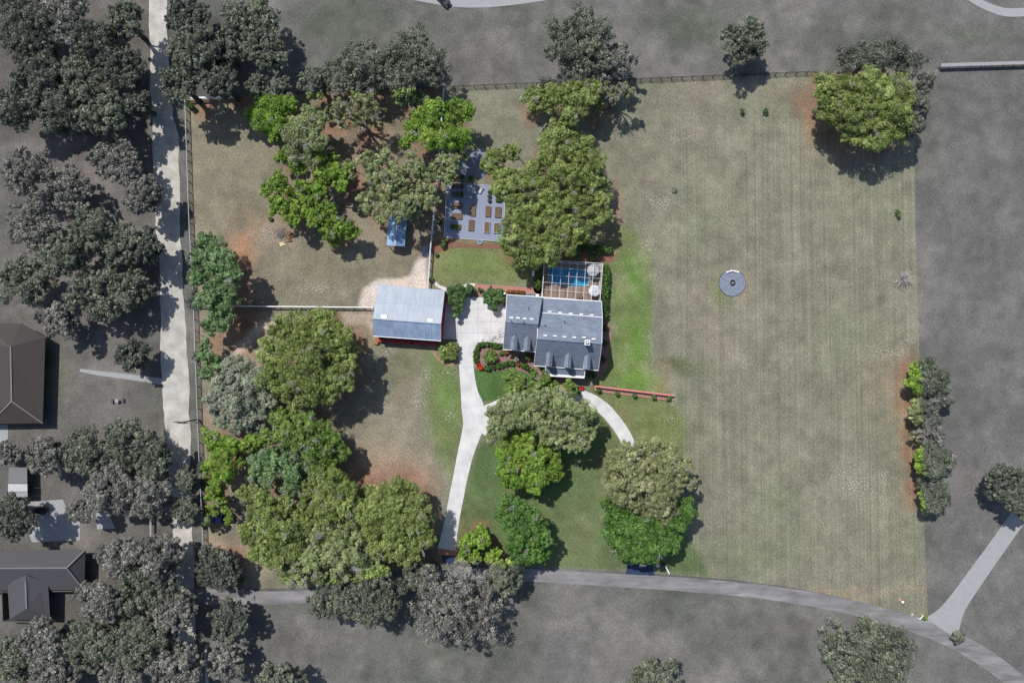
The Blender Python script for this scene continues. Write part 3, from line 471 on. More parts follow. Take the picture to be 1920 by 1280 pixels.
# ---------------------------------------------------------------- driveway in slabs
drive = thing('driveway', (0, 0, 0), None, None, kind='structure')
def slabs(rows, z, per, m=CONC):
    line = smoothline(rows, 6); L, R = strip_edges(line); i = 0
    base = MB(); vs = []; fs = []
    for a, b2 in zip(L, R):
        la, lb = P(*a, z-.006), P(*b2, z-.006); vs += [la, lb]
    for k in range(len(L)-1): fs.append((2*k, 2*k+2, 2*k+3, 2*k+1))
    base.add(vs, fs); base.build('joint_bed', CONCD, drive)
    while i < len(line)-1:
        j = min(i+per, len(line)-1); mb = MB(); vs = []; fs = []
        seg = [np.array(q) for q in zip(L[i:j+1], R[i:j+1])]
        d0 = (seg[1]-seg[0]); seg[0] = seg[0]+d0/np.linalg.norm(d0[0])*.16
        top = [(*G(*a), z+.002*(i % 2)) for a, _ in seg]; bot = [(*G(*b3), z+.002*(i % 2)) for _, b3 in seg]
        vs = top+bot; nn = len(seg)
        for k in range(nn-1): fs.append((k, k+1, nn+k+1, nn+k))
        vs += [(v[0], v[1], -.08) for v in vs]
        for k in range(nn-1): fs.append((2*nn+k, 2*nn+k+1, k+1, k)); fs.append((nn+k, nn+k+1, 3*nn+k+1, 3*nn+k))
        mb.add(vs, fs); mb.build('concrete_slab', m, drive); i = j
slabs([(838, 1030, 34), (842, 1005, 30), (848, 972, 27), (856, 930, 27), (864, 890, 27), (873, 850, 30), (884, 812, 36), (890, 788, 44), (886, 762, 42), (880, 735, 32), (876, 705, 28), (874, 680, 27), (873, 655, 28)], .030, 8)
slabs([(893, 806, 40), (908, 783, 40), (928, 768, 30), (955, 753, 25), (990, 744, 25), (1030, 738, 24), (1070, 739, 24), (1102, 747, 24), (1130, 764, 24), (1152, 788, 24), (1170, 814, 24), (1183, 842, 24), (1193, 872, 24), (1200, 905, 26), (1203, 950, 26), (1203, 1000, 26), (1202, 1055, 30)], .040, 9)
court_l = [(826, 556), (826, 592), (826, 628), (856, 655)]; court_r = [(952, 560), (950, 588), (948, 616), (946, 646)]
joint = MB(); joint.add([P(826, 556, .008), P(826, 637, .008), P(858, 637, .008), P(862, 660, .008), (*G(900, 646), .008), (*G(946, 646), .008), (*G(950, 558), .008)], [(0, 1, 2, 3, 4, 5, 6)]); joint.build('joint_bed', CONCD, drive)
CX = [(826, 828, 828, 828), (862, 856, 857, 858), (899, 896, 896, 896), (924, 922, 921, 920), (951, 949, 948, 946)]; CY = [557, 580, 603, 624, 644]
for a in range(4):
    for r_ in range(4):
        if a == 0 and r_ == 3: y1 = 636
        else: y1 = CY[r_+1]
        k0, k1 = min(r_, 3), min(r_+1, 3)
        g = .14; q = [(CX[a][k0]+g, CY[r_]+g), (CX[a+1][k0]-g, CY[r_]+g), (CX[a+1][k1]-g, y1-g), (CX[a][k1]+g, y1-g)]
        mb = MB(); mb.prism(ppts(q), -.08, .016+.002*((a+r_) % 2)); mb.build('concrete_slab', CONC, drive)
mb = MB(); mb.prism(ppts([(856, 643), (902, 643), (893, 649), (889, 658), (888, 666), (860, 666)]), -.08, .024); mb.build('concrete_slab', CONC, drive)
mb = MB(); mb.prism(ppts([(822, 1030), (857, 1031), (856, 1041), (821, 1040)]), -.1, .046); mb.build('brick_band', BRICKW, drive)
mb = MB(); mb.prism(ppts([(1200, 1047), (1222, 1048), (1221, 1056), (1200, 1056)]), -.1, .050); mb.build('brick_band', BRICKW, drive)
# paths
mb = MB(); mb.prism(ppts([(890, 532), (1016, 541), (1016, 552), (905, 543), (904, 553), (889, 552)]), -.1, .03); tag(mb.build('brick_path', BRICKW), kind='structure')
road('stepping_path', [(812, 527, 5), (824, 537, 6), (840, 543, 6), (860, 541, 6), (875, 535, 6), (892, 534, 6)], .02, CONC)
mb = MB(); mb.prism(ppts([(1048, 700), (1066, 701), (1066, 732), (1048, 731)]), -.1, .05); tag(mb.build('brick_path', BRICKW), kind='structure')
road('brick_edging', [(812, 655, 3), (818, 668, 3), (830, 679, 3), (845, 684, 3), (858, 676, 3)], .02, BRICKW)

def bed(pts, m, z=.03):
    mb = MB(); n_ = len(pts); pp = [p for p in smoothline([(x, y, 0) for x, y in pts]+[(*pts[0], 0)], 5)[:-1]]
    mb.prism([G(p[0], p[1]) for p in pp], -.1, z); return tag(mb.build('mulch_bed', m), kind='structure')
MUL = mat('pinkish_mulch', alb((150, 118, 112)), .95, .25, 5, bump=.4)
bed([(1128, 592), (1142, 606), (1147, 625), (1140, 668), (1138, 690), (1124, 704), (1108, 700), (1122, 600)], MUL)
bed([(896, 652), (945, 650), (946, 662), (1004, 664), (1004, 690), (1030, 702), (1040, 720), (1000, 706), (980, 696), (950, 694), (915, 696), (893, 684), (890, 665)], MUL)
bed([(1025, 466), (1060, 458), (1110, 462), (1145, 470), (1143, 492), (1040, 484), (1018, 490), (1012, 480)], SOILR)
bed([(1003, 478), (1020, 480), (1016, 545), (1000, 542)], SOILR)
bed([(815, 452), (835, 450), (880, 458), (940, 458), (935, 466), (880, 464), (840, 466), (818, 476), (806, 474)], SOILR)

# ---------------------------------------------------------------- barn
def quad_panels(a, b, c, d, n, name, m, parent, rib=True, thick=.06):
    """a-b along the eave/ridge, c-d opposite; n panels between"""
    a, b, c, d = map(Vector, (a, b, c, d)); nrm = (b-a).cross(d-a).normalized()
    if nrm.z < 0: nrm = -nrm
    for i in range(n):
        t0, t1 = i/n, (i+1)/n; g = .012/((b-a).length/n)/n
        p = [a.lerp(b, t0+g), a.lerp(b, t1-g), d.lerp(c, t1-g), d.lerp(c, t0+g)]
        mb = MB(); mb.add([v-nrm*thick for v in p]+list(p), [(3, 2, 1, 0), (4, 5, 6, 7), (0, 1, 5, 4), (1, 2, 6, 5), (2, 3, 7, 6), (3, 0, 4, 7)])
        if rib:
            for w in (0, 1/3, 2/3):
                s0, s1 = p[0].lerp(p[1], w+.02), p[3].lerp(p[2], w+.02); mb.beam(s0+nrm*.02, s1+nrm*.02, .045, .06)
        mb.build(name, m, parent)
bc = P(768, 590); barn = thing('barn', (bc.x, bc.y, 0), 'big metal-roofed barn with red walls left of the concrete court', 'barn')
zE, zR, zM = 4.2, 6.9, 5.6
NW, NE, SE, SW = P(709, 533, zE-.2), P(834, 544, zE-.2), P(827, 639, zE), P(699.6, 630, zE); RW, RE = P(698.6, 596.5, zR), P(827.2, 606, zR); MW, ME = P(704, 566, zM-.1), P(831, 573, zM-.1)
quad_panels(RW, RE, SE, SW, 14, 'roof_panel', METALB, barn)
quad_panels(RW, RE, ME, MW, 14, 'roof_panel', METAL, barn)
quad_panels(MW-Vector((0, 0, .03)), ME-Vector((0, 0, .03)), NE, NW, 14, 'roof_panel', METAL, barn)
mb = MB(); mb.beam(RW+Vector((0, 0, .06)), RE+Vector((0, 0, .06)), .35, .06); mb.build('ridge_cap', METAL, barn)
mb = MB(); mb.beam(MW+Vector((0, 0, .05)), ME+Vector((0, 0, .05)), .1, .06); mb.build('seam_flashing', METALB, barn)
mb = MB(); mb.beam(SW+Vector((0, 0, .0)), SE, .14, .14); mb.build('gutter', WHITE, barn)
for (x, y) in ((720, 593), (806, 600.5)):
    p = P(x, y, zR-.12); ny = Vector((RE-RW)).normalized(); a = math.atan2(ny.y, ny.x); mb = MB(); mb.box((p.x, p.y-.15, p.z+.02), (1.25, .95, .10), a); mb.build('skylight', WHITE, barn)
corners = [(v.x*.985+bc.x*.015, v.y*.985+bc.y*.015) for v in (NW, NE, SE, SW)]
def wallbox(par, name, pts, z0, z1, m, t=.2):
    n_ = len(pts)
    for i in range(n_):
        a, b2 = Vector((*pts[i], 0)), Vector((*pts[(i+1) % n_], 0)); d = (b2-a).normalized()
        mb = MB(); mb.beam(a+d*t/2+Vector((0, 0, (z0+z1)/2)), b2-d*t/2+Vector((0, 0, (z0+z1)/2)), t, z1-z0); mb.build(name, m, par)
corners[2] = (SE.x-.15, SE.y+.18); corners[3] = (SW.x+.15, SW.y+.18)
wallbox(barn, 'wall', corners, 0, zE-.28, REDW)
for q, (A, B_, Cc) in enumerate(((SW, RW, NW), (SE, RE, NE))):
    mb = MB(); k = .35 if q == 0 else -.35; M_ = MW if q == 0 else ME
    mb.add([(v.x+k, v.y, z) for v, z in ((A, zE-.3), (B_, zR-.2), (M_, zM-.35), (Cc, zE-.45))], [(0, 1, 2, 3)]); mb.build('gable_wall', REDW, barn)
# red planters and wood pile along the south wall
k = 0
for x in (718, 737, 752, 768, 779, 796, 812):
    p = P(x, 637.5+(x-700)*.072, 0); mb = MB(); mb.box((p.x, p.y, .45), (1.6, .5, .9), -.07); mb.box((p.x, p.y, .93), (1.7, .6, .06), -.07)
    o = mb.build('feed_box', mat('red_feed_box_%d' % k, (.42+.03*(k % 3), .03, .035), .6), None); tag(o, ['red feed box by the barn south wall, next to the timber stack', 'red feed box by the barn wall, second from the timber stack', 'red feed box left of the middle of the barn wall', 'red feed box at the middle of the barn wall', 'red feed box right of the middle of the barn wall', 'red feed box by the barn wall, second from the round bush', 'red feed box by the barn south wall, nearest the round clipped bush'][k], 'box', 'red feed boxes along the shaded barn wall'); k += 1
p = P(707, 638); lp = thing('timber_stack', (p.x, p.y, 0), 'orange-brown timber stack at the south-west corner of the barn', 'timber')
for i in range(5):
    mb = MB(); mb.beam((p.x-.7+i*.22, p.y-.9, .2+.12*i), (p.x-.3+i*.22, p.y+.9, .2+.12*i), .2, .12); mb.build('plank', LOG, lp)

# ---------------------------------------------------------------- small metal shed
p = P(746, 440); shed = thing('metal_shed', (p.x, p.y, 0), 'small blue-grey metal shed under the thin pale oak', 'shed')
a, b_, c_, d_ = P(728.6, 404.4, 2.7), P(763.3, 406, 2.7), P(758.6, 461.7, 2.7), P(724.8, 460, 2.7); r0, r1 = P(745.9, 404.5, 3.4), P(741, 461, 3.4)
quad_panels(r0, r1, d_, a, 7, 'roof_panel', SHEDM, shed); quad_panels(r0, r1, c_, b_, 7, 'roof_panel', SHEDM, shed)
mb = MB(); mb.beam(r0+Vector((0, 0, .05)), r1+Vector((0, 0, .05)), .2, .05); mb.build('ridge_cap', METAL, shed)
for v in (a, b_, c_, d_):
    q = v.lerp(p+Vector((0, 0, v.z)), .06); mb = MB(); mb.box((q.x, q.y, 1.28), (.14, .14, 2.55)); mb.build('post', GREYW, shed)
mb = MB(); q1, q2 = a.lerp(b_, .05), a.lerp(b_, .95); mb.beam((q1.x, q1.y-.3, 1.2), (q2.x, q2.y-.3, 1.2), .08, 2.3); mb.build('wall', GREYW, shed)

# ---------------------------------------------------------------- house
hc = P(1040, 625); house = thing('house', (hc.x, hc.y, 0), 'large house with slate-blue shingled roofs, dormers and a white porch', 'house')
def slope(a, b, c, d, m, par, name='roof_slope', t=.14):
    a, b, c, d = map(Vector, (a, b, c, d)); nr = (b-a).cross(d-a).normalized()
    if nr.z < 0: nr = -nr
    p = [a, b, c, d]; mb = MB(); mb.add([v-nr*t for v in p]+p, [(3, 2, 1, 0), (4, 5, 6, 7), (0, 1, 5, 4), (1, 2, 6, 5), (2, 3, 7, 6), (3, 0, 4, 7)]); return mb.build(name, m, par)
def shingle_mat(name, ang, base=(.165, .195, .25)):
    m = new_mat(name); n = m.node_tree.nodes; l = m.node_tree.links; b = n['Principled BSDF']; b.inputs['Roughness'].default_value = .75; b.inputs['Specular IOR Level'].default_value = .35
    tc = n.new('ShaderNodeTexCoord'); mp = n.new('ShaderNodeMapping'); mp.inputs['Rotation'].default_value = (0, 0, ang); l.new(tc.outputs['Object'], mp.inputs[0])
    br = n.new('ShaderNodeTexBrick'); br.inputs['Scale'].default_value = 1; br.inputs['Mortar Size'].default_value = .012; br.inputs['Brick Width'].default_value = .9; br.inputs['Row Height'].default_value = .26
    br.inputs['Color1'].default_value = (*[v*.86 for v in base], 1); br.inputs['Color2'].default_value = (*[v*1.12 for v in base], 1); br.inputs['Mortar'].default_value = (*[v*.6 for v in base], 1); l.new(mp.outputs[0], br.inputs['Vector'])
    z = n.new('ShaderNodeTexNoise'); z.inputs['Scale'].default_value = .35; z.inputs['Detail'].default_value = 6; l.new(tc.outputs['Object'], z.inputs['Vector'])
    r = n.new('ShaderNodeMapRange'); r.inputs[3].default_value = .66; r.inputs[4].default_value = 1.34; l.new(z.outputs['Fac'], r.inputs[0])
    v = n.new('ShaderNodeVectorMath'); v.operation = 'SCALE'; l.new(br.outputs[0], v.inputs[0]); l.new(r.outputs[0], v.inputs['Scale']); l.new(v.outputs[0], b.inputs['Base Color'])
    bp = n.new('ShaderNodeBump'); bp.inputs['Strength'].default_value = .4; bp.inputs['Distance'].default_value = .03; l.new(br.outputs['Fac'], bp.inputs['Height']); bp.invert = True; l.new(bp.outputs[0], b.inputs['Normal']); return m
SH1 = shingle_mat('slate_blue_shingles', math.radians(4.2)); SH2 = shingle_mat('slate_blue_shingles_wing', math.radians(3.4), (.17, .20, .255))
ANG = math.radians(-4.1)
ev, rg = 4.6, 9.4; gev, grg = 3.9, 8.2
mNW, mNE, mRW, mRE, mSW, mSE = P(1008.5, 585.5, ev), P(1129.5, 595, ev), P(1007, 634.6, rg), P(1128.5, 644, rg), P(1001, 685, ev), P(1122, 694, ev)
gNW, gNE, gRW, gRE, gSW, gSE = P(950, 552.6, gev), P(1017, 557, gev), P(947.2, 603, grg), P(1009, 607.5, grg), P(943, 654.5, gev), P(1004, 659.5, gev)
slope(mRW, mRE, mNE, mNW, SH1, house); slope(mRW, mRE, mSE, mSW, SH1, house); slope(gRW, gRE, gNE, gNW, SH2, house); slope(gRW, gRE, gSE, gSW, SH2, house)
rz1, rz0 = 4.4, 3.3
rNW, rNE, rSE, rSW = P(1017, 558.5, rz0), P(1128, 565, rz0), P(1129.5, 595.8, rz1), P(1013, 587, rz1)
slope(rSW, rSE, rNE, rNW, SH2, house)
for a, b2 in ((mRW, mRE), (gRW, gRE)):
    mb = MB(); mb.beam(a+Vector((0, 0, .03)), b2+Vector((0, 0, .03)), .3, .07); mb.build('ridge_cap', SH1, house)
for a, b2 in ((mSW, mSE), (gSW, gSE), (mNW, mNE), (gNW, gNE), (rNW, rNE)):
    dz = Vector((0, 0, -.08)); mb = MB(); mb.beam(a+dz, b2+dz, .22, .2); mb.build('gutter', WHITE, house)
for a, b2 in ((mRW, mSW), (mRW, mNW), (mRE, mSE), (mRE, mNE), (gRW, gSW), (gRW, gNW), (rSE, rNE)):
    dz = Vector((0, 0, -.06)); mb = MB(); mb.beam(a+dz, b2+dz, .09, .16); mb.build('fascia', WHITE, house)
def inset(pts, k):
    cx = sum(p[0] for p in pts)/len(pts); cy = sum(p[1] for p in pts)/len(pts); return [(p[0]+(k if p[0] < cx else -k), p[1]+(k if p[1] < cy else -k)) for p in pts]
for pts, z1 in (([mNW, mNE, mSE, mSW], ev-.15), ([gNW, gNE, gSE, gSW], gev-.15), ([rNW, rNE, rSE, rSW], rz0-.2)):
    wallbox(house, 'wall', inset([(p.x, p.y) for p in pts], .45), 0, z1, BRICK)
for A, R_, B_, k in ((mSW, mRW, mNW, .45), (mSE, mRE, mNE, -.45), (gSW, gRW, gNW, .45)):
    mb = MB(); mb.add([(A.x+k, A.y+.3, A.z-.2), (R_.x+k, R_.y, R_.z-.25), (B_.x+k, B_.y-.3, B_.z-.2)], [(0, 1, 2)]); mb.build('gable_wall', BRICK, house)
for t in (.12, .3, .62, .85):
    q = mSW.lerp(mSE, t); f = None; mb = MB(); mb.box((q.x, q.y+.42, 2.0), (1.1, .1, 1.5), ANG); f = mb.build('window', WHITE, house); mb = MB(); mb.box((q.x, q.y+.37, 2.0), (.9, .06, 1.3), ANG); mb.build('pane', GLASS, f)
for t in (.3, .72):
    q = gNW.lerp(gSW, t); mb = MB(); mb.box((q.x+.4, q.y, 1.2), (.1, 2.7, 2.4), ANG); mb.build('garage_door', WHITE, house)
# dormers
def dormer(px, pyt, pyf, A, B_, C_, D_, zr, ze):
    fx = P(px, pyf, ze+1.3); rise = (zr-ze); run = (A-D_).length
    h = 1.75; hw = .62; L = (pyf-pyt)/SC*1.04
    u = Vector((math.cos(ANG), math.sin(ANG), 0)); v = Vector((-u.y, u.x, 0))
    sl = rise/math.hypot((A-D_).x, (A-D_).y)
    base = fx.copy(); base.z = 0; z0 = ze+.35; zt = z0+L*sl
    d = thing_part = None
    def pt(a, bck, z): q = base+u*a+v*bck; return (q.x, q.y, z)
    mb = MB(); # front wall + cheeks
    zc = zt-.45
    mb.add([pt(-hw, 0, z0-.4), pt(hw, 0, z0-.4), pt(hw, 0, zc), pt(0, 0, zt-.03), pt(-hw, 0, zc), pt(-hw, (zc-z0)/sl+.25, zc), pt(hw, (zc-z0)/sl+.25, zc)], [(0, 1, 2, 3, 4), (0, 4, 5), (1, 6, 2)])
    dm = mb.build('dormer', WHITE, house)
    for s in (-1, 1):
        mb = MB(); e = hw+.08
        a0, a1, a2, a3 = pt(0, -.12, zt), pt(0, L+.05, zt), pt(s*e, (zc-z0)/sl+.02, zc-.05), pt(s*e, -.12, zc-.05)
        mb.add([a0, a1, a2, a3]+[(q[0], q[1], q[2]-.07) for q in (a0, a1, a2, a3)], [(0, 1, 2, 3), (7, 6, 5, 4), (0, 3, 7, 4), (2, 3, 7, 6)]); mb.build('dormer_roof', SH1, dm)
    mb = MB(); q = base-v*.03; mb.box((q.x, q.y, (z0+zc)/2), (.7, .08, max(.5, zc-z0-.3)), ANG); mb.build('pane', GLASS, dm)
for px, t0, t1 in ((1028.5, 660.5, 685.5), (1063.5, 664, 688), (1099, 666, 691)): dormer(px, t0, t1, mRW, mRE, mSE, mSW, rg, ev)
for px, t0, t1 in ((963, 630.5, 655), (987.5, 632, 656.5)): dormer(px, t0, t1, gRW, gRE, gSE, gSW, grg, gev)
# ridge vents
def vents(pts, A, B_, drop, z):
    for (x, y) in pts:
        q = P(x, y, z); vt = MB(); vt.box((q.x, q.y, z), (.86, .36, .07), ANG); v = vt.build('roof_vent', UMBG, house)
        for s in (-.21, .21):
            m_ = MB(); m_.box((q.x+s*math.cos(ANG), q.y+s*math.sin(ANG), z+.06), (.30, .32, .10), ANG); m_.build('vent_cap', WHITE, v)
vents([(1022.4, 628.8), (1040.7, 629.8), (1058.6, 631.5), (1077, 632.3), (1095, 632.3), (1113, 635.4)], 0, 0, 0, rg-.38)
vents([(959, 595.4), (971.4, 596), (984, 597.2), (996.8, 598)], 0, 0, 0, grg-.55)
vents([(1030.5, 583.9), (1050.2, 586), (1070.2, 587.6), (1089.9, 589.1), (1109.5, 590.4)], 0, 0, 0, rz1+.12)
q = P(1101.3, 642, 10.6); mb = MB(); mb.box((q.x, q.y, 8.9), (.95, .95, 3.2), ANG); ch = mb.build('chimney', BRICK, house)
mb = MB(); mb.box((q.x, q.y, 10.55), (1.15, 1.15, .12), ANG); mb.build('chimney_crown', WHITE, ch)
mb = MB(); mb.box((q.x, q.y, 10.64), (.75, .75, .06), ANG); mb.build('chimney_flue_plate', DKMET, ch)
mb = MB(); mb.lathe((q.x, q.y, 10.67), [(.18, 0), (.18, .3), (.3, .32), (.3, .36), (.02, .46)], 12); mb.build('chimney_cap', STONE, ch)
for (x, y, z) in ((991, 578, 6.2), (1022, 609.8, 7.2), (1058, 602.5, 6.6), (959, 602.5, 8.3), (982, 604.6, 8.3)):
    q = P(x, y, z); mb = MB(); mb.lathe((q.x, q.y, z-.5), [(.09, 0), (.09, .85), (.15, .87), (.02, .97)], 8); mb.build('vent_pipe', DKMET, house)
# porch
pz0, pz1 = 3.5, 4.3
q = [P(1023, 687, pz1), P(1096.5, 692.2, pz1), P(1095.8, 706, pz0), P(1022, 701.5, pz0)]
slope(q[0], q[1], q[2], q[3], SH2, house, 'porch_roof')
mb = MB(); mb.beam(q[3]+Vector((0, -.12, -.02)), q[2]+Vector((0, -.12, -.02)), .5, .18); mb.build('porch_gutter', WHITE, house)
for a_, b2 in ((q[0], q[3]), (q[1], q[2])):
    mb = MB(); mb.beam(a_, b2, .16, .22); mb.build('fascia', WHITE, house)
for t in (.02, .28, .5, .72, .98):
    c = q[3].lerp(q[2], t); mb = MB(); mb.box((c.x, c.y+.15, 1.9), (.25, .25, 3.1)); mb.box((c.x, c.y+.15, .42), (.4, .4, .2)); mb.build('porch_column', WHITE, house)
mb = MB(); mb.prism(ppts([(1024, 690), (1096, 696), (1095, 712), (1022, 707)]), 0, .4); mb.build('porch_floor', BRICKW, house)
for i in range(2):
    mb = MB(); mb.prism(ppts([(1047, 707+i*4), (1068, 708+i*4), (1068, 714+i*4), (1047, 713+i*4)]), 0, .28-.12*i); mb.build('step', BRICKW, house)
# air conditioners
acd = None
for i, (x, y) in enumerate(((990, 552.3), (1000.5, 553.2))):
    p = P(x, y, .5); lab = ('round-fan grey air conditioner left of the other, behind the garage wing', 'round-fan grey air conditioner nearer the pool cage')[i]
    if acd is None:
        acd = thing('air_conditioner', (p.x, p.y, 0), lab, 'air conditioner', 'air conditioners behind the garage wing')
        mb = MB(); mb.box((p.x, p.y, .45), (.95, .85, .9), ANG); mb.build('casing', mat('ac_casing', (.34, .35, .35), .5), acd)
        mb = MB(); mb.lathe((p.x, p.y, .9), [(.36, 0), (.36, .04), (.3, .05), (.05, .05)], 16); mb.build('fan_grille', DKMET, acd)
        mb = MB(); mb.lathe((p.x, p.y, .95), [(.1, 0), (.1, .03)], 10); mb.build('fan_hub', WHITE, acd)
    else: copy_tree(acd, (p.x, p.y, 0), lab)
p = P(1007, 553.8, .5); mb = MB(); mb.box((p.x, p.y, .35), (.7, .6, .7), ANG); mb.box((p.x, p.y, .72), (.76, .66, .05), ANG); tag(mb.build('generator_box', WHITE), 'small white equipment box at the corner of the pool cage', 'box')
p = P(946, 551.5, 2.0); lamp = thing('lamp_post', (P(946.5, 552.5).x, P(946.5, 552.5).y, 0), 'white lamp post at the back left corner of the garage wing', 'lamp post')
mb = MB(); mb.lathe((lamp.location.x, lamp.location.y, 0), [(.09, 0), (.06, 2.2)], 8); mb.build('post', WHITE, lamp)
mb = MB(); mb.lathe((lamp.location.x, lamp.location.y, 2.2), [(.1, 0), (.22, .35), (.25, .4), (.03, .55)], 8); mb.build('lantern', WHITE, lamp)

# ---------------------------------------------------------------- pool, deck and screen cage
mb = MB(); mb.prism(ppts([(1018, 487), (1130, 495), (1125, 567), (1016, 560)]), -.1, .05); tag(mb.build('pool_deck', DECK), kind='structure')
pool = [(1036, 500), (1060, 502), (1080, 503.5), (1098, 507), (1103, 516), (1104, 528), (1098, 536), (1075, 537), (1050, 534), (1038, 533), (1031, 527), (1028.5, 516), (1031, 506)]
pp = [(p[0], p[1]) for p in smoothline([(x, y, 0) for x, y in pool]+[(*pool[0], 0)], 4)[:-1]]
pth = P(1066, 518); pt = thing('swimming_pool', (pth.x, pth.y, 0), 'blue round-ended swimming pool beneath the screen cage', 'pool')
cx, cy = np.mean([p[0] for p in pp]), np.mean([p[1] for p in pp])
mb = MB(); n_ = len(pp); o1 = [(*G(x+(x-cx)*.035, y+(y-cy)*.05), .07) for x, y in pp]; o2 = [(*G(x, y), .07) for x, y in pp]; o3 = [(*G(x, y), .045) for x, y in pp]
mb.add(o1+o2+o3, [(i, (i+1) % n_, n_+(i+1) % n_, n_+i) for i in range(n_)]+[(n_+i, n_+(i+1) % n_, 2*n_+(i+1) % n_, 2*n_+i) for i in range(n_)]); mb.build('coping', mat('pool_coping', (.42, .34, .28), .8), pt)
mb = MB(); mb.prism(ppts(pp), .04, .06); mb.build('water', WATER, pt)
cz = 3.3
cgp = P(1073, 525); cage = thing('pool_cage', (cgp.x, cgp.y, 0), 'white-framed screen enclosure over the pool behind the house', 'pool cage')
topx = [1021, 1038, 1053.5, 1068.5, 1083.5, 1098.5, 1113.5, 1130.3]; botx = [1016.3, 1033, 1048.5, 1063.7, 1078.7, 1093.8, 1108.5, 1124.7]
def cg(i, j):
    t = j/5; x = topx[i]*(1-t)+botx[i]*t; yt = 487+(x-1021)*.065; yb = 556.5+(x-1016)*.075
    return P(x, yt*(1-t)+yb*t, cz)
for i in range(8):
    mb = MB(); mb.beam(cg(i, 0), cg(i, 5), .06 if i not in (0, 7) else .1, .1); mb.build('roof_beam', WHITE, cage)
    for j in ((0,) if 0 < i < 7 else (0, 1, 2, 3, 4, 5)):
        v = cg(i, j); mb = MB(); mb.box((v.x, v.y, cz/2-.04), (.09, .09, cz-.1)); mb.build('upright', WHITE, cage)
for j in range(6):
    for i in range(7):
        a, b2 = cg(i, j), cg(i+1, j); d = (b2-a).normalized()*.06; mb = MB(); mb.beam(a+d, b2-d, .04 if 0 < j < 5 else .09, .06); mb.build('roof_purlin', WHITE, cage)
for (i0, j0, i1, j1) in ((0, 0, 7, 0), (0, 0, 0, 5), (7, 0, 7, 5)):
    a, b2 = cg(i0, j0), cg(i1, j1)
    for z in (.1, 1.2): mb = MB(); mb.beam((a.x, a.y, z), (b2.x, b2.y, z), .06, .08); mb.build('side_rail', WHITE, cage)
    mb = MB(); mb.add([(a.x, a.y, .1), (b2.x, b2.y, .1), (b2.x, b2.y, cz), (a.x, a.y, cz)], [(0, 1, 2, 3)]); mb.build('side_screen', SCREEN, cage)
mb = MB(); g = [[cg(i, j)+Vector((0, 0, .0)) for i in range(8)] for j in range(6)]; mb.add([v for r in g for v in r], [(j*8+i, j*8+i+1, j*8+i+9, j*8+i+8) for j in range(5) for i in range(7)]); mb.build('roof_screen', SCREEN, cage)
def umbrella(px, py, r, m, lab, seams):
    p = P(px, py, 2.3); u = thing('patio_umbrella', (p.x, p.y, .05), lab, 'umbrella', 'umbrellas on the pool deck')
    mb = MB(); vs = [(p.x, p.y, 2.75)]+[(p.x+r*math.cos(a), p.y+r*math.sin(a), 2.25) for a in [math.pi/4*k+.35 for k in range(8)]]
    vs += [(v[0], v[1], v[2]-.05) for v in vs]; mb.add(vs, [(0, 1+k, 1+(k+1) % 8) for k in range(8)]+[(9, 10+(k+1) % 8, 10+k) for k in range(8)]+[(1+k, 10+k, 10+(k+1) % 8, 1+(k+1) % 8) for k in range(8)]); mb.build('canopy', m, u)
    for k in range(8): mb = MB(); mb.beam(Vector(vs[0])+Vector((0, 0, .01)), Vector(vs[1+k])+Vector((0, 0, .01)), .035, .03); mb.build('rib', seams, u)
    mb = MB(); mb.lathe((p.x, p.y, .05), [(.3, 0), (.3, .08), (.03, .1), (.03, 2.8), (.01, 2.85)], 8); mb.build('pole', DKMET, u)
umbrella(1112, 506.5, 1.42, UMBG, 'grey canvas patio umbrella in the far corner of the pool deck', STONE); umbrella(1114.5, 545, 1.36, UMBW, 'white canvas patio umbrella next to the house end of the pool', UMBG)
p = P(1085, 556); tb = thing('patio_table', (p.x, p.y, .05), 'low brown table on the deck between pool and house', 'table')
mb = MB(); mb.box((p.x, p.y, .75), (1.5, .8, .06), ANG); mb.build('table_top', WOOD, tb)
for sx in (-1, 1):
    for sy in (-1, 1): mb = MB(); mb.box((p.x+sx*.6, p.y+sy*.3, .4), (.06, .06, .7)); mb.build('leg', WOOD, tb)

